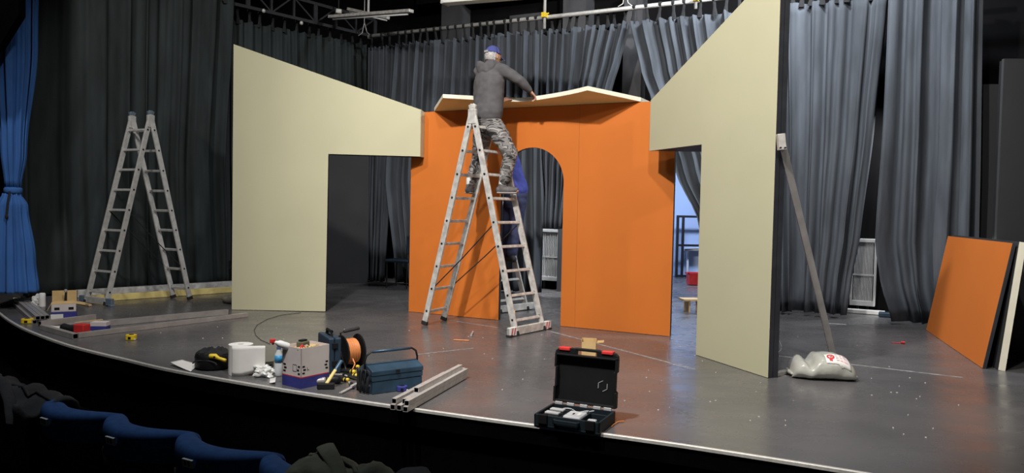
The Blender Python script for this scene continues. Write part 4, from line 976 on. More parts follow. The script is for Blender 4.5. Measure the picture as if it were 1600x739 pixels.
# bundle of square steel tubes lying over the stage edge
ta_, tb_ = fl(626, 643), fl(716, 592)
td = (tb_-ta_); td.z = 0; td.normalize(); ts = V((td.y, -td.x, 0))
TS = 0.035
def tube_at(off, lev, back, ln, label):
    p = ta_+ts*off+td*back+V((0, 0, TS/2+0.006+lev*TS)); o = MB().hollow(p, p+td*ln, TS*0.97, TS*0.97).build('square_tube', ['galv', 'black'], org=p)
    tag(o, label, 'tube', 'steel tubes over the stage edge')
tube_at(-0.058, 0, 0.00, 0.92, 'square steel tube over the stage edge, bottom left of the bundle')
tube_at(-0.058, 1, 0.02, 0.90, 'square steel tube over the stage edge, upper left of the bundle')
tube_at(-0.012, 0, 0.00, 0.95, 'square steel tube over the stage edge, bottom middle of the bundle')
tube_at(0.042, 0, -0.02, 1.10, 'square steel tube over the stage edge, bottom right of the bundle')
tube_at(0.042, 1, 0.00, 1.10, 'square steel tube over the stage edge, middle right of the bundle')
tube_at(0.008, 1, 0.04, 1.08, 'square steel tube over the stage edge, middle layer next to the right pile')
tube_at(0.010, 2, 0.22, 0.84, 'square steel tube set back on top of the bundle at the stage edge')

# blue cantilever toolbox
p, q_ = fl(582, 617), fl(659.5, 606); tbx = thing('metal_toolbox', 'dark blue metal cantilever toolbox with a bent tube handle', 'toolbox')
L_ = (q_-p).length; D_, H_ = 0.20, 0.155
q = MB(); boxthing(q, 0, L_, 0, D_, 0, 0.088); q.build('lower_tray', 'tool_blue', tbx, bevel=0.005)
q = MB(); boxthing(q, -0.003, L_+.003, -0.003, D_+.003, 0.091, 0.128); q.build('upper_tray', 'tool_blue', tbx, bevel=0.004)
q = MB(); q.prism([(-0.006, 0.130), (D_+.006, 0.130), (D_+.006, 0.165), (D_*0.62, 0.195), (D_*0.38, 0.195), (-0.006, 0.165)], (-0.006, 0, 0), (0, 1, 0), (0, 0, 1), (L_+.012, 0, 0)); q.build('lid', 'tool_blue', tbx, bevel=0.005)
q = MB(); q.bar((0.0, D_*.5, 0.198), (L_, D_*.5, 0.198), 0.03, 0.008); q.build('lid_ridge', 'tool_blue', tbx)
q = MB(); q.tube([(-0.014, D_*.5, 0.10), (-0.014, D_*.5, 0.22), (0.0, D_*.5, 0.262), (0.035, D_*.5, 0.285), (L_-.035, D_*.5, 0.285), (L_, D_*.5, 0.262), (L_+.012, D_*.5, 0.22), (L_+.012, D_*.5, 0.10)], 0.0075, 10); hd_ = q.build('handle', 'dark', tbx, smooth=True)
q = MB(); q.tube([(0.05, D_*.5, 0.285), (L_-.05, D_*.5, 0.285)], 0.010, 10); q.build('grip', 'tool_blue', hd_, smooth=True)
for x_ in (-0.008, L_+.008):
    for y0, y1 in ((0.04, 0.13), (0.15, 0.07)): q = MB(); q.bar((x_, y0, 0.05), (x_, y1, 0.15), 0.004, 0.016, (1, 0, 0)); q.build('hinge_arm', 'dark', tbx)
q = MB(); boxthing(q, L_*.45, L_*.52, -0.012, -0.004, 0.14, 0.162); q.build('clasp', 'dark', tbx)
rzt = ang(p, q_); place(tbx, (p.x, p.y, 0.0), rzt)
TBM = Matrix.Translation((p.x, p.y, 0)) @ Matrix.Rotation(rzt, 4, 'Z')
q = MB()
for k_ in range(5):
    q.tube([TBM @ V((-0.03-.012*(k_ % 3), 0.02+.032*k_+0.02*math.sin(t*2), 0.008+0.165*abs(math.sin(t))**.8)) + V((0.006*math.cos(3*t+k_), 0, 0)) for t in [j_*math.pi/14 for j_ in range(15)]], 0.0055, 6)
tag(q.build('black_cable', 'rubber', org=TBM @ V((-.03, .05, 0)), smooth=True), 'black cable looped against the left end of the blue toolbox', 'cable')
# tape measure, blue
def tape(px, py, r, h_, mname, label, rz=0.0):
    p = fl(px, py); o = thing('tape_measure', label, 'tape measure')
    q = MB(); q.prism([(r*1.15*math.copysign(abs(math.cos(t))**.7, math.cos(t)), r*math.copysign(abs(math.sin(t))**.7, math.sin(t))) for t in [2*math.pi*k_/20 for k_ in range(20)]], (0, 0, 0.002), (1, 0, 0), (0, 1, 0), (0, 0, h_)); q.build('case', mname, o, bevel=0.005)
    q = MB(); q.lathe([(r*.55, 0), (r*.55, 0.003)], (0, 0, h_+.001)); q.build('face_disc', 'black', o)
    q = MB(); boxthing(q, r*.9, r*1.28, -r*.9, -r*.6, 0.004, 0.016); q.build('tape_tongue', 'plate', o)
    q = MB(); boxthing(q, -r*.35, r*.25, -r*1.06, -r*.9, 0.012, h_*.7); q.build('lock_button', 'black', o); place(o, (p.x, p.y, 0), rz)
tape(628, 611, 0.034, 0.038, 'box_blue', 'blue tape measure in front of the blue toolbox', 0.2)
tape(205, 531, 0.042, 0.05, 'yellow', 'yellow tape measure lying alone on the floor in front of the long rails', 0.1)
tape(43, 505, 0.052, 0.05, 'yellow', 'yellow tape measure at the stage edge beside the pile of dark tubes', 0.3)

# hammer propped on its head
p = fl(509, 608); hm = thing('hammer', 'club hammer with a yellow and blue handle standing on its head', 'hammer', p)
q = MB(); q.box(p+V((0, 0.0, 0.024)), (0.125, 0.042, 0.044), Rz(.12)); q.build('head', 'dark', hm, bevel=0.008)
h0 = p+V((0.008, 0.0, 0.045)); h1 = p+V((0.075, 0.15, 0.175)); hmid = h0.lerp(h1, .62)
q = MB(); q.chain([(h0, 0.014, 0.011), (hmid, 0.013, 0.010)], (1, 0, 0), 10); q.build('wooden_handle', 'yellow_wood', hm, smooth=True)
q = MB(); q.chain([(hmid, 0.0145, 0.0115), (h1, 0.0155, 0.012)], (1, 0, 0), 10); q.build('blue_grip', 'tool_blue', hm, smooth=True)
# hand tools between the boxes
def driver(px, py, L1, L2, rz, label, mh='black', tip='yellow', z=0.016, rx=0.0, name='screwdriver'):
    p = fl(px, py); o = thing(name, label, 'tool')
    q = MB(); q.lathe([(0.012, 0), (0.017, 0.008), (0.015, L1*.5), (0.017, L1*.85), (0.010, L1)], (0, 0, 0), Ry(math.pi/2), 12); q.build('grip', mh, o, smooth=True)
    q = MB(); q.lathe([(0.012, -0.012), (0.0165, -.004), (0.0165, 0.03), (0.014, 0.032)], (0, 0, 0), Ry(math.pi/2), 12); q.build('grip_end', tip, o, smooth=True)
    q = MB(); q.lathe([(0.005, L1), (0.004, L1+L2*.9), (0.002, L1+L2)], (0, 0, 0), Ry(math.pi/2), 8); q.build('shaft', 'galv', o); place(o, (p.x, p.y, z), rz, 0, rx)
driver(559, 576, 0.13, 0.12, math.radians(150), 'black screwdriver with a yellow end lying behind the toolbox, farthest of the tools', rx=0.05)
driver(553, 584, 0.14, 0.10, math.radians(158), 'black file handle with yellow end lying next to the cable reel', rx=0.04, name='file')
driver(557, 590, 0.12, 0.10, math.radians(162), 'black chisel with yellow end lying behind the silver drill', rx=0.03, name='chisel')
driver(543, 597, 0.12, 0.09, math.radians(165), 'black screwdriver with a yellow end nearest the hammer', rx=0.03)
def pliers(px, py, rz, label):
    p = fl(px, py); o = thing('pliers', label, 'pliers')
    for s_ in (-1, 1):
        q = MB(); q.chain([((0.0, s_*0.006, 0), 0.009, 0.008), ((0.05, s_*0.018, 0), 0.010, 0.008), ((0.13, s_*0.026, 0), 0.009, 0.008)], (0, 1, 0), 8); q.build('handle', 'rubber', o, smooth=True)
        q = MB(); q.chain([((0.0, -s_*0.006, 0), 0.010, 0.008), ((-0.06, -s_*0.003, 0), 0.005, 0.006)], (0, 1, 0), 8); q.build('jaw', 'galv', o, smooth=True)
    q = MB(); q.lathe([(0.012, -0.011), (0.012, 0.011)]); q.build('pivot', 'dark', o); place(o, (p.x, p.y, 0.012), rz)
pliers(545, 590, math.radians(-40), 'grey pliers lying open between the drill and the toolbox')
pliers(549, 602, math.radians(-60), 'dark pliers by the left end of the blue toolbox')
p, q_ = fl(532, 616), fl(562, 601)
o = thing('flat_chisel', 'grey flat steel chisel pointing at the stage edge before the toolbox', 'chisel', p)
MB().bar(p+V((0, 0, .008)), p.lerp(q_, .55)+V((0, 0, .010)), 0.026, 0.008).build('blade', 'galv', o); MB().bar(p.lerp(q_, .55)+V((0, 0, .014)), p.lerp(q_, .95)+V((0, 0, .014)), 0.024, 0.024).build('handle', 'charger', o, bevel=0.006)
# silver drill
p, q_ = fl(491, 603), fl(533, 600); o = thing('power_drill', 'silver and black power drill lying behind the hammer', 'drill', p)
ax = (q_-p).normalized(); RR = ax.to_track_quat('Z', 'Y').to_matrix(); z_ = V((0, .02, .032))
q = MB(); q.lathe([(0.010, 0), (0.018, 0.01), (0.020, 0.05), (0.024, 0.055), (0.024, 0.075)], p+z_, RR, 16); q.build('chuck', 'galv', o, smooth=True)
q = MB(); q.lathe([(0.022, 0.075), (0.030, 0.085), (0.032, 0.16), (0.026, 0.185), (0.012, 0.195)], p+z_, RR, 16); q.build('motor_body', 'dark', o, smooth=True)
q = MB(); q.chain([(p+z_+ax*.13, 0.022, 0.016), (p+ax*.145+V((0.01, .11, 0.022)), 0.020, 0.016), (p+ax*.15+V((0.012, .14, 0.022)), 0.026, 0.020)], ax, 10); q.build('grip', 'rubber', o, smooth=True)

# cable reel
rc = at(547, 548, 6.30); rx_ = V((0.78, 0.62, 0)).normalized(); RR = rx_.to_track_quat('Z', 'Y').to_matrix()
cr_ = thing('cable_reel', 'black cable reel wound with orange cable between the drill case and toolbox', 'cable reel', V((rc.x, rc.y, 0)))
rad = 0.135; rc.z = rad+0.004; tw = 0.075
def flange(off): 
    q = MB(); c_ = rc+rx_*off
    q.lathe([(rad-.004, -.006), (rad, -.003), (rad, .003), (rad-.004, .006)], c_, RR, 36); q.build('flange', 'black', cr_)
flange(-tw); flange(tw)
q = MB(); q.lathe([(0.055, -tw+.006), (0.055, tw-.006)], rc, RR, 20); q.build('drum', 'black', cr_)
q = MB(); hel = []
for lay in range(3):
    for k_ in range(9*14):
        t = 2*math.pi*k_/14; o_ = (-tw+.030)+(2*tw-.06)*(k_/(9*14)); o_ = o_ if lay % 2 == 0 else -o_
        r_ = 0.070+lay*0.014+0.003*math.sin(k_*.7); hel.append(rc+rx_*o_+RR @ V((r_*math.cos(t), r_*math.sin(t), 0)))
q.tube(hel, 0.007, 6); q.tube([rc+rx_*0.03+RR @ V((0.1, 0, 0)), rc+rx_*.035+V((0.0, -.105, -.02)), rc+rx_*.05+V((.02, -.12, -.09)), V((rc.x+.05, rc.y-.15, 0.008))], 0.006, 6); q.build('cable', 'orange_cable', cr_, smooth=True)
q = MB(); top = rc+V((0, 0, rad+.02)); q.tube([rc-rx_*(tw+.012)+V((0, 0, 0.0)), rc-rx_*(tw+.012)+V((0, 0, rad+.02)), rc-rx_*.02+V((0, 0, rad+.035)), rc+rx_*.06+V((0, 0, rad+.045))], 0.008, 8); q.build('carry_frame', 'dark', cr_)
q = MB(); q.chain([(rc-rx_*.05+V((0, 0, rad+.03)), 0.014), (rc+rx_*.07+V((0, 0, rad+.046)), 0.015)], (0, 0, 1), 10); q.build('grip', 'rubber', cr_, smooth=True)
q = MB()
for s_ in (-1, 1): q.tube([rc-rx_*(tw+.012), V((rc.x, rc.y, .008))-rx_*(tw+.012)+V((-.62, .78, 0))*.11*s_], 0.008, 8)
q.build('stand_leg', 'dark', cr_)

# upright dark blue power tool case
p = fl(533, 583); o = thing('upright_tool_case', 'dark blue plastic tool case standing upright behind the white carton', 'tool case')
q = MB(); boxthing(q, -0.105, -0.054, 0, 0.34, 0, 0.285); q.build('left_shell', 'navy_case', o, bevel=0.012)
q = MB(); boxthing(q, -0.052, 0, 0, 0.34, 0, 0.285); q.build('right_shell', 'navy_case', o, bevel=0.012)
q = MB(); q.tube([(-0.053, 0.10, 0.28), (-0.053, 0.10, 0.32), (-0.053, 0.24, 0.32), (-0.053, 0.24, 0.28)], 0.013, 8); q.build('handle', 'black', o)
for z_ in (0.06, 0.20):
    q = MB(); boxthing(q, -0.075, -0.03, -0.010, 0.003, z_, z_+.045); q.build('latch', 'black', o, bevel=0.003)
q = MB()
for k_ in range(5): boxthing(q, 0.0, 0.003, 0.03, 0.31, 0.05+.045*k_, 0.058+.045*k_)
q.build('rib', 'navy_case', o, kind='stuff'); place(o, (p.x, p.y, 0), math.radians(28))

# white and blue carton full of odds and ends
pn_, pr_, pl_ = fl(470, 608), fl(514, 598.5), fl(431, 601.5)
rzb = ang(pn_, pr_); W_ = (pr_-pn_).length; Dp_ = 0.215; Hh = 0.295
bxo = thing('white_carton', 'white cardboard carton with a blue base and red stripe, full of odds and ends', 'box')
q = MB(); t_ = 0.005
for x0, x1, y0, y1 in ((0, W_, 0, t_), (0, W_, Dp_-t_, Dp_), (0, t_, 0, Dp_), (W_-t_, W_, 0, Dp_)): boxthing(q, x0, x1, y0, y1, 0.085, Hh)
q.build('carton_wall', 'box_white', bxo)
q = MB(); boxthing(q, -.0004, W_+.0004, -.0004, Dp_+.0004, 0.001, 0.078); q.build('blue_base', 'box_blue', bxo)
q = MB(); boxthing(q, -.0006, W_+.0006, -.0006, Dp_+.0006, 0.078, 0.085); q.build('red_stripe', 'red', bxo)
q = MB()
for k_ in range(3):
    boxthing(q, 0.012+.008*(k_ % 2), 0.034+.008*(k_ % 2), -0.0012, 0, 0.105+.024*k_, 0.117+.024*k_)
    boxthing(q, W_-.036-.008*(k_ % 2), W_-.012-.008*(k_ % 2), -0.0012, 0, 0.115+.024*k_, 0.127+.024*k_)
    boxthing(q, -0.0012, 0, 0.012+.01*(k_ % 2), 0.034+.01*(k_ % 2), 0.100+.026*k_, 0.113+.026*k_)
    boxthing(q, -0.0012, 0, Dp_-.04-.01*(k_ % 2), Dp_-.012-.01*(k_ % 2), 0.105+.024*k_, 0.117+.024*k_)
for y0, y1, z0, z1 in ((0.05, 0.052, 0.12, 0.17), (0.09, 0.092, 0.12, 0.17), (0.05, 0.092, 0.168, 0.170), (0.05, 0.092, 0.12, 0.122)): boxthing(q, -0.0012, 0, y0, y1, z0, z1)
boxthing(q, 0.055, 0.058, -0.0012, 0, 0.125, 0.15); boxthing(q, 0.062, 0.072, -0.0012, 0, 0.13, 0.133)
q.build('printed_mark', 'black', bxo, kind='stuff')
q = MB(); boxthing(q, 0.002, W_-.002, 0.03, Dp_-.01, Hh-.03, Hh-.024); q.build('inner_flap', 'cardboard', bxo)
place(bxo, (pn_.x, pn_.y, 0), rzb); BM = Matrix.Translation((pn_.x, pn_.y, 0)) @ Matrix.Rotation(rzb, 4, 'Z')
zt_ = Hh-.022
o = thing('spray_bottle', 'white spray bottle with a red trigger lying in the white carton', 'bottle')
q = MB(); q.lathe([(0.02, 0), (0.026, .01), (0.026, 0.08), (0.012, 0.10), (0.012, 0.115)], (0, 0, 0), Ry(1.2), 14); q.build('bottle_body', 'white', o, smooth=True)
q = MB(); q.box((0.12, 0, 0.05), (0.04, 0.022, 0.03)); q.box((0.115, -0.02, 0.035), (0.015, 0.012, 0.035)); q.build('trigger', 'red', o, bevel=0.005); place(o, BM @ V((0.02, 0.16, zt_+.012)), rzb+2.6)
o = thing('red_clamp', 'red plastic clamp on top of the white carton', 'clamp')
q = MB(); q.chain([((0, 0, 0.012), 0.010), ((0.03, 0.01, 0.03), 0.009), ((0.05, 0, 0.012), 0.010)], (0, 1, 0), 8); q.build('jaw', 'red', o, smooth=True); q = MB(); q.bar((0.02, 0, 0.012), (0.10, 0.02, 0.02), 0.012, 0.012); q.build('bar', 'galv', o); place(o, BM @ V((0.03, 0.05, zt_)), rzb+.2)
o = thing('black_drill_battery', 'black battery block lying in the middle of the white carton', 'battery')
q = MB(); boxthing(q, 0, 0.085, 0, 0.06, 0, 0.045); q.build('cell_block', 'jacket_olive', o, bevel=0.008); q = MB(); boxthing(q, 0.01, 0.07, 0.012, 0.05, 0.044, 0.058); q.build('connector', 'black', o, bevel=0.004); place(o, BM @ V((0.09, 0.10, zt_)), rzb+.2)
q = MB()
for k_ in range(5):
    q.tube([BM @ V((0.03+.03*k_+0.03*math.cos(t+k_), 0.05+.02*math.sin(1.7*t+k_), zt_+.008+0.012*abs(math.sin(t*.9+k_)))) for t in [j_*.4 for j_ in range(13)]], 0.0032, 6)
tag(q.build('wire_tangle', 'yellow_wood', org=BM @ V((.1, .05, zt_)), smooth=True), 'tangle of thin brown cable lying in the white carton', 'cable')
o = thing('wood_offcut', 'thin wooden offcut lying across the top of the white carton', 'wood offcut'); q = MB(); boxthing(q, 0, 0.11, 0, 0.02, 0, 0.012); q.build('stick', 'wood', o); place(o, BM @ V((0.12, 0.055, zt_+.002)), rzb+.25)

# bottle, film and papers left of the carton
p = fl(429, 592); o = thing('water_bottle', 'clear plastic bottle with a blue label half hidden behind the white carton', 'bottle', p)
q = MB(); q.lathe([(0.028, 0.002), (0.031, 0.01), (0.031, 0.10), (0.029, 0.105), (0.031, 0.17), (0.014, 0.205), (0.014, 0.215)], p+V((0, .1, 0)), None, 18); q.build('bottle_body', 'clear', o, smooth=True)
q = MB(); q.lathe([(0.0315, 0.11), (0.0315, 0.165)], p+V((0, .1, 0)), None, 18); q.build('label_band', 'cyan', o, smooth=True); q = MB(); q.lathe([(0.016, 0.213), (0.016, 0.23)], p+V((0, .1, 0)), None, 14); q.build('bottle_cap', 'blue_cap', o)
def crumple(name, label, cat, c_, r, mname, seed, amp=0.35, fl_=1.0):
    q = MB(); q.ell((0, 0, 0), r, None, 28, 18)
    for i_, v in enumerate(q.v):
        k_ = 1+amp*noise.noise(v*(0.22/max(r))*8+V((seed, 0, 0)))+amp*.5*noise.noise(v*(0.22/max(r))*22+V((0, seed, 0))); v2 = v*k_; v2.z = max(v2.z, -r[2]*.8); q.v[i_] = v2
    o = q.build(name, mname, None, smooth=False); o.location = c_+V((0, 0, r[2]*.8+.003)); return tag(o, label, cat)
crumple('plastic_wrap', 'crumpled clear plastic film on the floor beside the white carton', 'plastic wrap', fl(412, 588), (0.085, 0.06, 0.045), 'plastic_bag', 3.1, 0.7)
def sheet(name, label, pts, mname, curl=0.01, cat='paper'):
    q = MB(); P = [fl(x, y) for x, y in pts]
    def fn(u, v):
        p = P[0].lerp(P[1], u).lerp(P[3].lerp(P[2], u), v); return p+V((0, 0, 0.004+curl*(u*u+.6*(1-v)*u)))
    q.grid(fn, 8, 6); o = q.build(name, mname, org=sum(P, V((0, 0, 0)))/4, smooth=True, solid=0.0015); tag(o, label, cat)
sheet('paper_sheet', 'white paper sheet on the stage edge under the black bag', [(298, 581), (266, 572), (285, 566), (312, 569)], 'paper', 0.018)
sheet('paper_scrap', 'white paper scrap by the left foot of the white carton', [(421, 599), (430, 601), (431, 592), (422, 592)], 'paper')
sheet('black_cloth', 'small flat black cloth on the floor behind the paper roll', [(408, 572), (427, 574), (428, 567), (410, 566)], 'black', 0.012, 'cloth')

# roll of paper
p = fl(376, 584); o = thing('paper_roll', 'large white paper towel roll standing on end with a loose sheet', 'paper roll')
q = MB(); rr_ = 0.092; hh_ = 0.235
q.lathe([(0.022, 0.01), (0.022, 0.002), (rr_, 0.002), (rr_, hh_), (0.022, hh_), (0.022, hh_-.05)], (0, 0, 0), None, 40); q.build('roll', 'paper', o, smooth=False, bevel=0.0)
q = MB(); q.lathe([(0.021, hh_-.06), (0.021, hh_-.004)], (0, 0, 0), None, 20); q.build('core_hole', 'hair', o)
def loose(u, v):
    r_ = rr_+0.0018
    if u < .35: a_ = -2.1+(2.1-1.42)*u/.35; p_ = V((r_*math.cos(a_), r_*math.sin(a_), 0))
    else:
        k_ = (u-.35)/.65; p_ = V((r_*math.cos(-1.42), r_*math.sin(-1.42), 0)).lerp(V((0.20, -0.066, 0)), k_); p_.y += 0.010*math.sin(k_*3.1)
    lift = max(0, u-.4)*0.07
    return p_+V((0, 0, 0.004+lift*(1-v)+(hh_-.006)*v))
q = MB(); q.grid(loose, 30, 8); q.build('loose_sheet', 'paper', o, smooth=True, solid=0.0015); place(o, (p.x, p.y, 0), 0.1)

# black bag with a yellow tool
p = fl(329, 577); bg = thing('black_bag', 'low round black tool bag with a crumpled top beside the paper roll', 'bag', p)
q = MB(); q.lathe([(0.125, 0.003), (0.143, 0.02), (0.143, 0.10), (0.135, 0.125), (0.12, 0.135)], p+V((0.0, 0.06, 0)), None, 30)
q.build('bag_side', 'black', bg, smooth=True)
def bagtop(u, v):
    r_ = 0.135*v; t = 2*math.pi*u; x, y = r_*math.cos(t), r_*math.sin(t)
    return p+V((x, y+.06, 0.128+0.05*(1-v*v)*(0.6+noise.noise((x*22, y*22, 1.3)))+0.012*noise.noise((x*60, y*60, 2))))
q = MB(); q.grid(bagtop, 40, 12); q.build('crumpled_top', 'tie', bg, smooth=False)
q = MB(); q.tube([p+V((0.10*math.cos(t)-0.02, 0.06-0.146*math.sin(1.2+.3*math.cos(t)), 0.055+0.03*math.sin(t))) for t in [math.pi*k_/10 for k_ in range(11)]], 0.006, 6); q.build('carry_loop', 'rubber', bg)
o = thing('yellow_tool', 'yellow plastic tool grip lying on the black bag', 'tool')
q = MB(); q.chain([((-.045, 0, .0), .018), ((-.01, 0, .006), .020), ((.02, .0, -.006), .013), ((.07, 0, -.012), .014)], (0, 1, 0), 10); q.build('grip', 'yellow', o, smooth=True); q = MB(); q.ell((-.012, -.018, .0), (.009, .006, .009)); q.build('button', 'black', o); place(o, p+V((0.075, -0.075, 0.115)), 0.1, 0, .2)

# thin black cable loop on the floor
q = MB(); q.tube([fl(x, y)+V((0, 0, .004)) for x, y in ((470, 489), (440, 492.5), (418, 499), (402, 508), (397, 516), (400, 525), (408, 532), (422, 538))], 0.0025, 6)
tag(q.build('floor_cable', 'rubber', org=fl(400, 515), smooth=True), 'thin black cable curving across the floor before the left beige flat', 'cable')
q = MB(); q.tube([fl(x, y)+V((0, 0, .004)) for x, y in ((1212, 527), (1217, 532), (1221, 541), (1220, 548), (1215, 552))], 0.003, 6)
tag(q.build('floor_cable', 'galv', org=fl(1220, 540), smooth=True), 'thin grey cable curling out behind the right beige flat', 'cable')

# ------------------------------------------------------------------ left cluster
def rect_tube(label, x0, y0, x1, y1, w_, h_, z=0.0, mname='rail', name='steel_rail', group=None, cat='rail'):
    p, q_ = fl(x0, y0), fl(x1, y1); o = MB().hollow(p+V((0, 0, h_/2+.003+z)), q_+V((0, 0, h_/2+.003+z)), w_, h_, 0.004).build(name, [mname, 'black'], org=p); return tag(o, label, cat, group)
rect_tube('long steel rail on the floor, the nearer and lower of the two long rails', 121, 528, 386, 495, 0.05, 0.045)
rect_tube('long steel rail on the floor, the farther of the two long rails', 104, 515.5, 355, 491.5, 0.05, 0.06)
rect_tube('short pale steel rail in front of the blue carton', 62, 511, 148, 500, 0.05, 0.06)
rect_tube('short dark steel rail at the stage edge left of the nearer long rail', 118, 530, 66, 515, 0.05, 0.05)
pp = fl(66, 506); qq = fl(24, 470); dd = (qq-pp).normalized(); ss = V((dd.y, -dd.x, 0))
names_ = ['lower left', 'lower second', 'lower third', 'lower fourth', 'upper left', 'upper middle', 'upper right']
for k_ in range(7):
    lev = 0 if k_ < 4 else 1; off = (k_-1.5)*0.045 if k_ < 4 else (k_-4.9)*0.045
    a_ = pp+ss*off+V((0, 0, 0.023+lev*.043))+dd*random.uniform(0, .06); o = MB().hollow(a_, a_+dd*(1.9+random.uniform(-.2, .2)), 0.041, 0.041).build('square_tube', ['rail', 'black'], org=a_)
    tag(o, names_[k_]+' square tube of the pile at the far left stage edge', 'tube', 'square tubes at the far left')
for k_, (x_, y_) in enumerate(((24, 467), (33, 470))):
    p = fl(x_, y_); sheet('paper_scrap', ('left' if k_ == 0 else 'right')+' white paper scrap at the far end of the left tube pile', [(x_-4, y_+1), (x_+4, y_+4), (x_+6, y_), (x_-3, y_-2)], 'paper')
# blue carton with open cardboard box on it
pn_, pr_ = fl(79, 502), fl(122, 496); rz_ = 0.50
o = thing('blue_carton', 'low dark blue carton under the open cardboard box at the left', 'box')
q = MB(); boxthing(q, 0, 0.25, 0, 0.22, 0.002, 0.095); q.build('carton', 'box_blue', o, bevel=0.003); q = MB(); boxthing(q, 0.0, 0.12, -0.002, 0, 0.01, 0.075); q.build('white_label', 'paper', o); place(o, (pn_.x, pn_.y, 0), rz_)
BM = Matrix.Translation((pn_.x, pn_.y, 0.097)) @ Matrix.Rotation(rz_, 4, 'Z')
o = thing('open_cardboard_box', 'open cardboard box with its flaps up on the blue carton', 'box')
q = MB(); boxthing(q, 0, 0.24, 0, 0.22, 0.0, 0.005)
for x0, x1, y0, y1 in ((0, .24, 0, .004), (0, .24, .216, .22), (0, .004, 0, .22), (.236, .24, 0, .22)): boxthing(q, x0, x1, y0, y1, 0, 0.085)
q.build('carton', 'box_white', o)
q = MB(); q.prism([(0, 0), (.24, 0), (.24, .13), (0, .13)], (0, .218, .085), (1, 0, 0), (0, 0.12, 0.99), (0, .004, 0)); q.build('flap', 'cardboard', o)
q = MB(); q.prism([(0, 0), (.24, 0), (.22, .09), (.02, .09)], (0, .0, .085), (1, 0, 0), (0, 0.90, 0.25), (0, 0, .004)); q.build('flap', 'cardboard', o)
q = MB(); q.prism([(0, 0), (.22, 0), (.22, .08), (0, .08)], (0, 0, .085), (0, 1, 0), (-.45, 0, -.85), (-.004, 0, 0)); q.build('flap', 'cardboard', o)
q = MB(); q.prism([(0, 0), (.22, 0), (.22, .09), (0, .09)], (.24, 0, .085), (0, 1, 0), (.97, 0, -.2), (0, 0, .004)); q.build('flap', 'cardboard', o)
q = MB()
for x_ in (.03, .165): boxthing(q, x_, x_+.05, -0.001, 0, .02, .05)
q.build('printed_mark', 'black', o, kind='stuff'); place(o, BM @ V((0.005, 0.01, 0.001)), rz_)
o = thing('glue_gun', 'dark narrow tool standing up in the open cardboard box', 'tool')
q = MB(); q.chain([((0, 0, 0.006), 0.018), ((0, 0, .12), 0.014), ((.004, 0, .2), .011)], (1, 0, 0), 10); q.build('body_tube', 'dark', o, smooth=True); q = MB(); q.lathe([(.014, .2), (.016, .225), (.01, .23)]); q.build('cap', 'hair', o); place(o, BM @ V((.14, .13, .007)), 0)
# white cartridge
p = fl(62, 486); o = thing('sealant_cartridge', 'white sealant cartridge standing left of the open cardboard box', 'cartridge', p)
q = MB(); q.lathe([(0.036, .002), (0.036, .20), (0.030, .21), (0.012, .215)], p+V((0, .05, 0)), None, 18); q.build('tube_body', 'white', o, smooth=True); q = MB(); q.lathe([(0.012, .215), (0.006, .27)], p+V((0, .05, 0)), None, 12); q.build('nozzle', 'black', o); 
q = MB(); q.lathe([(0.0365, .05), (0.0365, .14)], p+V((0, .05, 0)), None, 18); q.build('label_band', 'paper', o)
crumple('plastic_wrap', 'crumpled white plastic bag beside the white sealant cartridge', 'plastic wrap', fl(58, 483), (0.06, 0.07, 0.09), 'plastic_bag', 8.4, 0.6)
# red and black tool, small carton, sticks
p, q_ = fl(96, 519), fl(140, 522); dd = (q_-p).normalized(); RR = Rz(math.atan2(dd.y, dd.x)); o = thing('angle_grinder', 'black power tool with a square red end lying between the rails', 'power tool', p)
q = MB(); q.chain([(p+V((0, 0, .05))+dd*.03, .042, .038), (p+V((0, 0, .042))+dd*.10, .036, .034), (p+V((0, 0, .045))+dd*.19, .044, .040)], (0, 0, 1), 14); q.build('motor_body', 'dark', o, smooth=True)
q = MB(); q.box(p+dd*.245+V((0, 0, .05)), (.12, .10, .095), RR); q.build('red_end', 'red', o, bevel=0.01, label='red end')
p = fl(127, 518); o = thing('small_carton', 'small white and blue carton beside the red and black power tool', 'box')
q = MB(); boxthing(q, 0, .16, 0, .10, .045, .085); q.build('carton', 'box_white', o); q = MB(); boxthing(q, 0, .16, 0, .10, .002, .045); q.build('blue_base', 'box_blue', o); place(o, (p.x+.05, p.y+.07, 0), .1)
def stick(label, x0, y0, x1, y1, w_, z):
    p, q_ = fl(x0, y0), fl(x1, y1); tag(MB().bar(p+V((0, 0, z+w_*.4)), q_+V((0, 0, z+w_*.4)), w_, w_*.7).build('wooden_stick', 'wood', org=p, bevel=0.002), label, 'stick')
stick('pale wooden stick lying near the short steel rail', 117, 507, 160, 502, 0.03, 0.002)
stick('wooden wedge stick by the foot of the left ladder', 118, 474, 141, 479, 0.035, 0.004)
sheet('paper_scrap', 'white and yellow paper between the short rails at the left', [(70, 515), (97, 518), (100, 511), (76, 509)], 'paper', 0.004)
# loose bits on the floor
def bit(name, label, cat, x0, y0, x1, y1, r, mname):
    p, q_ = fl(x0, y0), fl(x1, y1); q = MB(); q.tube([p+V((0, 0, r+.001)), q_+V((0, 0, r+.001))], r, 8); tag(q.build(name, mname, org=p), label, cat)
bit('red_marker', 'thin red stick on the floor in front of the main ladder', 'marker', 709, 532, 733, 533, 0.006, 'orange_cable')
bit('metal_bolt', 'short metal bolt on the floor in front of the main ladder', 'bolt', 736, 526, 739, 520, 0.011, 'galv')
p, q_ = fl(1393, 536), fl(1414, 537.5); o = thing('red_screwdriver', 'small red screwdriver on the floor before the right curtains', 'screwdriver', p)
q = MB(); q.tube([p+V((0, 0, .006)), p.lerp(q_, .75)+V((0, 0, .006))], .005, 8); q.build('shaft', 'red', o); q = MB(); q.tube([p.lerp(q_, .7)+V((0, 0, .014)), q_+V((0, 0, .014))], .013, 8); q.build('grip', 'red', o)
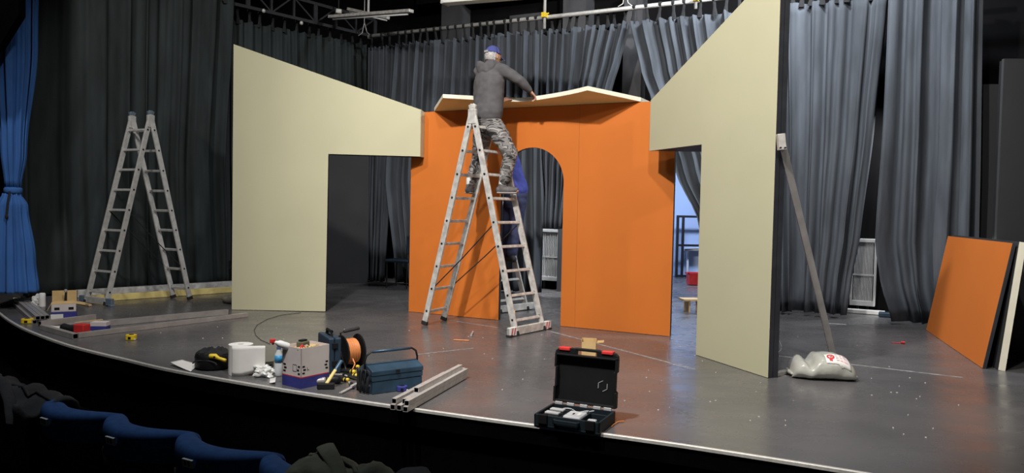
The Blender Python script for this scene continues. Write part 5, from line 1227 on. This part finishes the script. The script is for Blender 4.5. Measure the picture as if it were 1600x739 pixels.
p = fl(797, 496); o = thing('yellow_tape_roll', 'yellow adhesive tape roll standing on the floor under the arch', 'tape roll', p)
q = MB(); q.lathe([(.028, .0), (.045, .0), (.045, .06), (.028, .06)], p+V((0, 0, .046)), Ry(math.pi/2), 24); q.build('tape', 'yellow', o, smooth=False); q = MB(); q.lathe([(.024, .001), (.0279, .001), (.0279, .059), (.024, .059)], p+V((0, 0, .046)), Ry(math.pi/2), 24); q.build('core', 'cardboard', o)
rnd = random.Random(5)
q = MB()
for k_ in range(150):
    x_, y_ = rnd.uniform(250, 1500), rnd.uniform(500, 690)
    p = fl(x_, y_)
    if p.y < 8.4 and p.y > 5.1-0.42*p.x+.35 and abs(p.x) < 3.6: q.box(p+V((0, 0, .0025)), (rnd.uniform(.004, .014), rnd.uniform(.004, .009), .004), Rz(rnd.uniform(0, 3)))
o = q.build('sawdust_crumbs', 'box_white'); o['kind'] = 'stuff'; tag(o, 'tiny white crumbs scattered over the dark stage floor', 'crumbs')

# ------------------------------------------------------------------ seats in the hall
HZ = -0.55
def seat_back_fn(x_w, top, th):
    sec = []
    for k_ in range(17):
        t = k_/16; sec.append(t)
    return sec
def make_seat(label):
    o = thing('theatre_seat', label, 'seat', group='blue audience seats')
    TOP = 0.99
    def back(u, v):
        a_ = 2*u-1; x = 0.262*a_; edge_ = max(0.0, 1-abs(a_)**7)**0.5
        th = 0.070*(0.35+0.65*edge_)
        # closed section: v runs around a rounded slab from the front bottom over the top to the rear bottom
        ang_ = v*2*math.pi; c_, s_ = math.cos(ang_), math.sin(ang_)
        zc = 0.66; hz = 0.33-0.028*(1-edge_)
        z = zc+hz*math.copysign(abs(s_)**0.28, s_); yy = th*math.copysign(abs(c_)**0.55, c_)
        k_ = (z-0.33)/0.66; x *= 0.80+0.20*min(1, max(0, k_))
        return V((x, yy+0.11*a_*a_-0.17*(z-0.5), z))
    q = MB(); q.grid(back, 40, 40)
    bo = q.build('backrest', 'seat', o, smooth=True)
    def shellf(u, v):
        a_ = (2*u-1)*0.93; x = 0.25*a_; z = 0.30+0.57*v; x *= 0.80+0.20*min(1, max(0, (z-.33)/.66))
        return V((x, 0.11*a_*a_-0.17*(z-0.5)-0.076, z))
    q = MB(); q.grid(shellf, 16, 6); q.build('back_shell', 'seat_back', o, smooth=True, solid=0.012)
    q = MB(); z_ = 0.945; q.box((-0.02, -0.17*(z_-.5)-0.070, z_), (0.055, 0.008, 0.030), Rx(.17)); npn = q.build('number_plate', 'plate', bo)
    q = MB()
    for k_ in (-.031, -.012): 
        q.box((k_, -0.17*(z_-.5)-0.0748, z_), (0.008, 0.002, 0.018), Rx(.17))
    q.build('number', 'black', bo, kind='stuff')
    q = MB(); q.box((0, 0.24, 0.43), (0.46, 0.44, 0.10)); q.build('seat_cushion', 'seat', o, bevel=0.03)
    for s_ in (-1, 1):
        q = MB(); q.box((s_*0.268, 0.20, 0.33), (0.03, 0.40, 0.62)); q.build('side_panel', 'seat_back', o, bevel=0.012)
        q = MB(); q.box((s_*0.268, 0.22, 0.655), (0.05, 0.36, 0.03)); q.build('armrest', 'seat_back', o, bevel=0.01)
    return o
def dup(root):
    r = root.copy(); C.objects.link(r)
    for c_ in list(root.children):
        d = c_.copy(); C.objects.link(d); d.parent = r
        for g in list(c_.children):
            e2 = g.copy(); C.objects.link(e2); e2.parent = d
    return r
ZT = HZ+0.985
s1, s2 = fl(128, 634, ZT), fl(352, 692, ZT); sd = (s2-s1); sd.z = 0
stp = sd/2; sfwd = V((-sd.y, sd.x, 0)).normalized(); rzs = math.atan2(sfwd.y, sfwd.x)-math.pi/2
labs = ['blue theatre seat under the dark brown coat at the far left', 'leftmost blue theatre seat with its number plate showing', 'middle of three blue theatre seats with number plates showing',
        'blue theatre seat nearest the olive jacket, its number plate showing', 'blue theatre seat under the olive jacket', 'blue theatre seat right of the olive jacket, barely in the picture', 'blue theatre seat under the dark coat at the bottom edge']
proto = make_seat(labs[1]); seats = []
for i_ in range(7):
    o = proto if i_ == 1 else dup(proto); o['label'] = labs[i_]
    c_ = s1+stp*(i_-1); bend = 0.0
    place(o, (c_.x, c_.y, HZ), rzs+0.02*(i_-2)); seats.append(o)
# coats thrown over the seat backs
def coat(label, mname, c_, rz, wdt, drop, seed, topz, th=0.09, lump=0.03, sleeve=True):
    o = thing('jacket', label, 'jacket', (0, 0, 0))
    def fn(u, v):
        x = wdt*(u-.5); t = v*2-1; hang = abs(t)
        if hang < 0.3: y = th*math.sin(t/0.3*math.pi/2)*1.0; z = topz+0.02*math.cos(t/0.3*math.pi/2)
        else:
            k_ = (hang-.3)/.7; y = math.copysign(th*(1+.25*math.sin(k_*3)), t); z = topz-k_*drop
        e = 1-abs(2*u-1)**4
        z += -0.05*(1-e)+lump*noise.noise((x*7, t*2.5, seed))*1.6+0.03*noise.noise((x*18+t*3, t*3, seed))+0.012*abs(noise.noise((x*30+t*8, t*5, seed))); y += lump*noise.noise((x*6, t*3, seed+5))
        x += 0.03*noise.noise((x*4, t*4, seed+9)); return V((x, y-.17*(z-.5)*.6, z))
    q = MB(); q.grid(fn, 36, 40); q.build('coat_body', mname, o, smooth=True, solid=0.022)
    q = MB(); sc = 1.0 if sleeve else 0.5; P = [fn(0.12, 0.56)+V((0, .03, .02)), fn(0.3, 0.5)+V((0, .0, .035)), fn(0.55, 0.47)+V((0, -.01, .03)), fn(0.8, 0.42)+V((0, -.03, .02)), fn(0.9, 0.30)+V((0, -.03, .0))]
    q.chain([(P[0], .045*sc, .02*sc), (P[1], .05*sc, .022*sc), (P[2], .045*sc, .02*sc), (P[3], .042*sc, .02*sc), (P[4], .035*sc, .018*sc)], (0, 1, 0), 14)
    for i2, v in enumerate(q.v): q.v[i2] = v+V((1, 1, 1))*0.012*noise.noise(v*14+V((seed, 0, 0)))
    q.build('sleeve', mname, o, smooth=True)
    q = MB(); q.tube([fn(k_/14, 0.5+.02*math.sin(k_))+V((0, 0, .016)) for k_ in range(1, 14)], 0.008, 6); q.build('collar_seam', mname, o, smooth=True)
    place(o, c_, rz); return o
def sp(i_, off=0.0): c_ = s1+stp*(i_-1+off); return (c_.x, c_.y, HZ)
coat('olive camouflage-lined jacket draped over a blue seat at the bottom', 'jacket_olive', sp(4, 0.36), rzs+.03, 0.38, 0.35, 2.2, 1.0, 0.10, 0.022, False)
coat('dark brown coat draped over the leftmost seat', 'jacket_brown', sp(0, -.05), rzs, 0.70, 0.30, 6.1, 0.985, 0.10, 0.010, False)
coat('dark grey coat draped over the seat at the bottom edge', 'jacket_dark', sp(5, .12), rzs+.05, 0.36, 0.30, 9.3, 0.985, 0.09, 0.02)
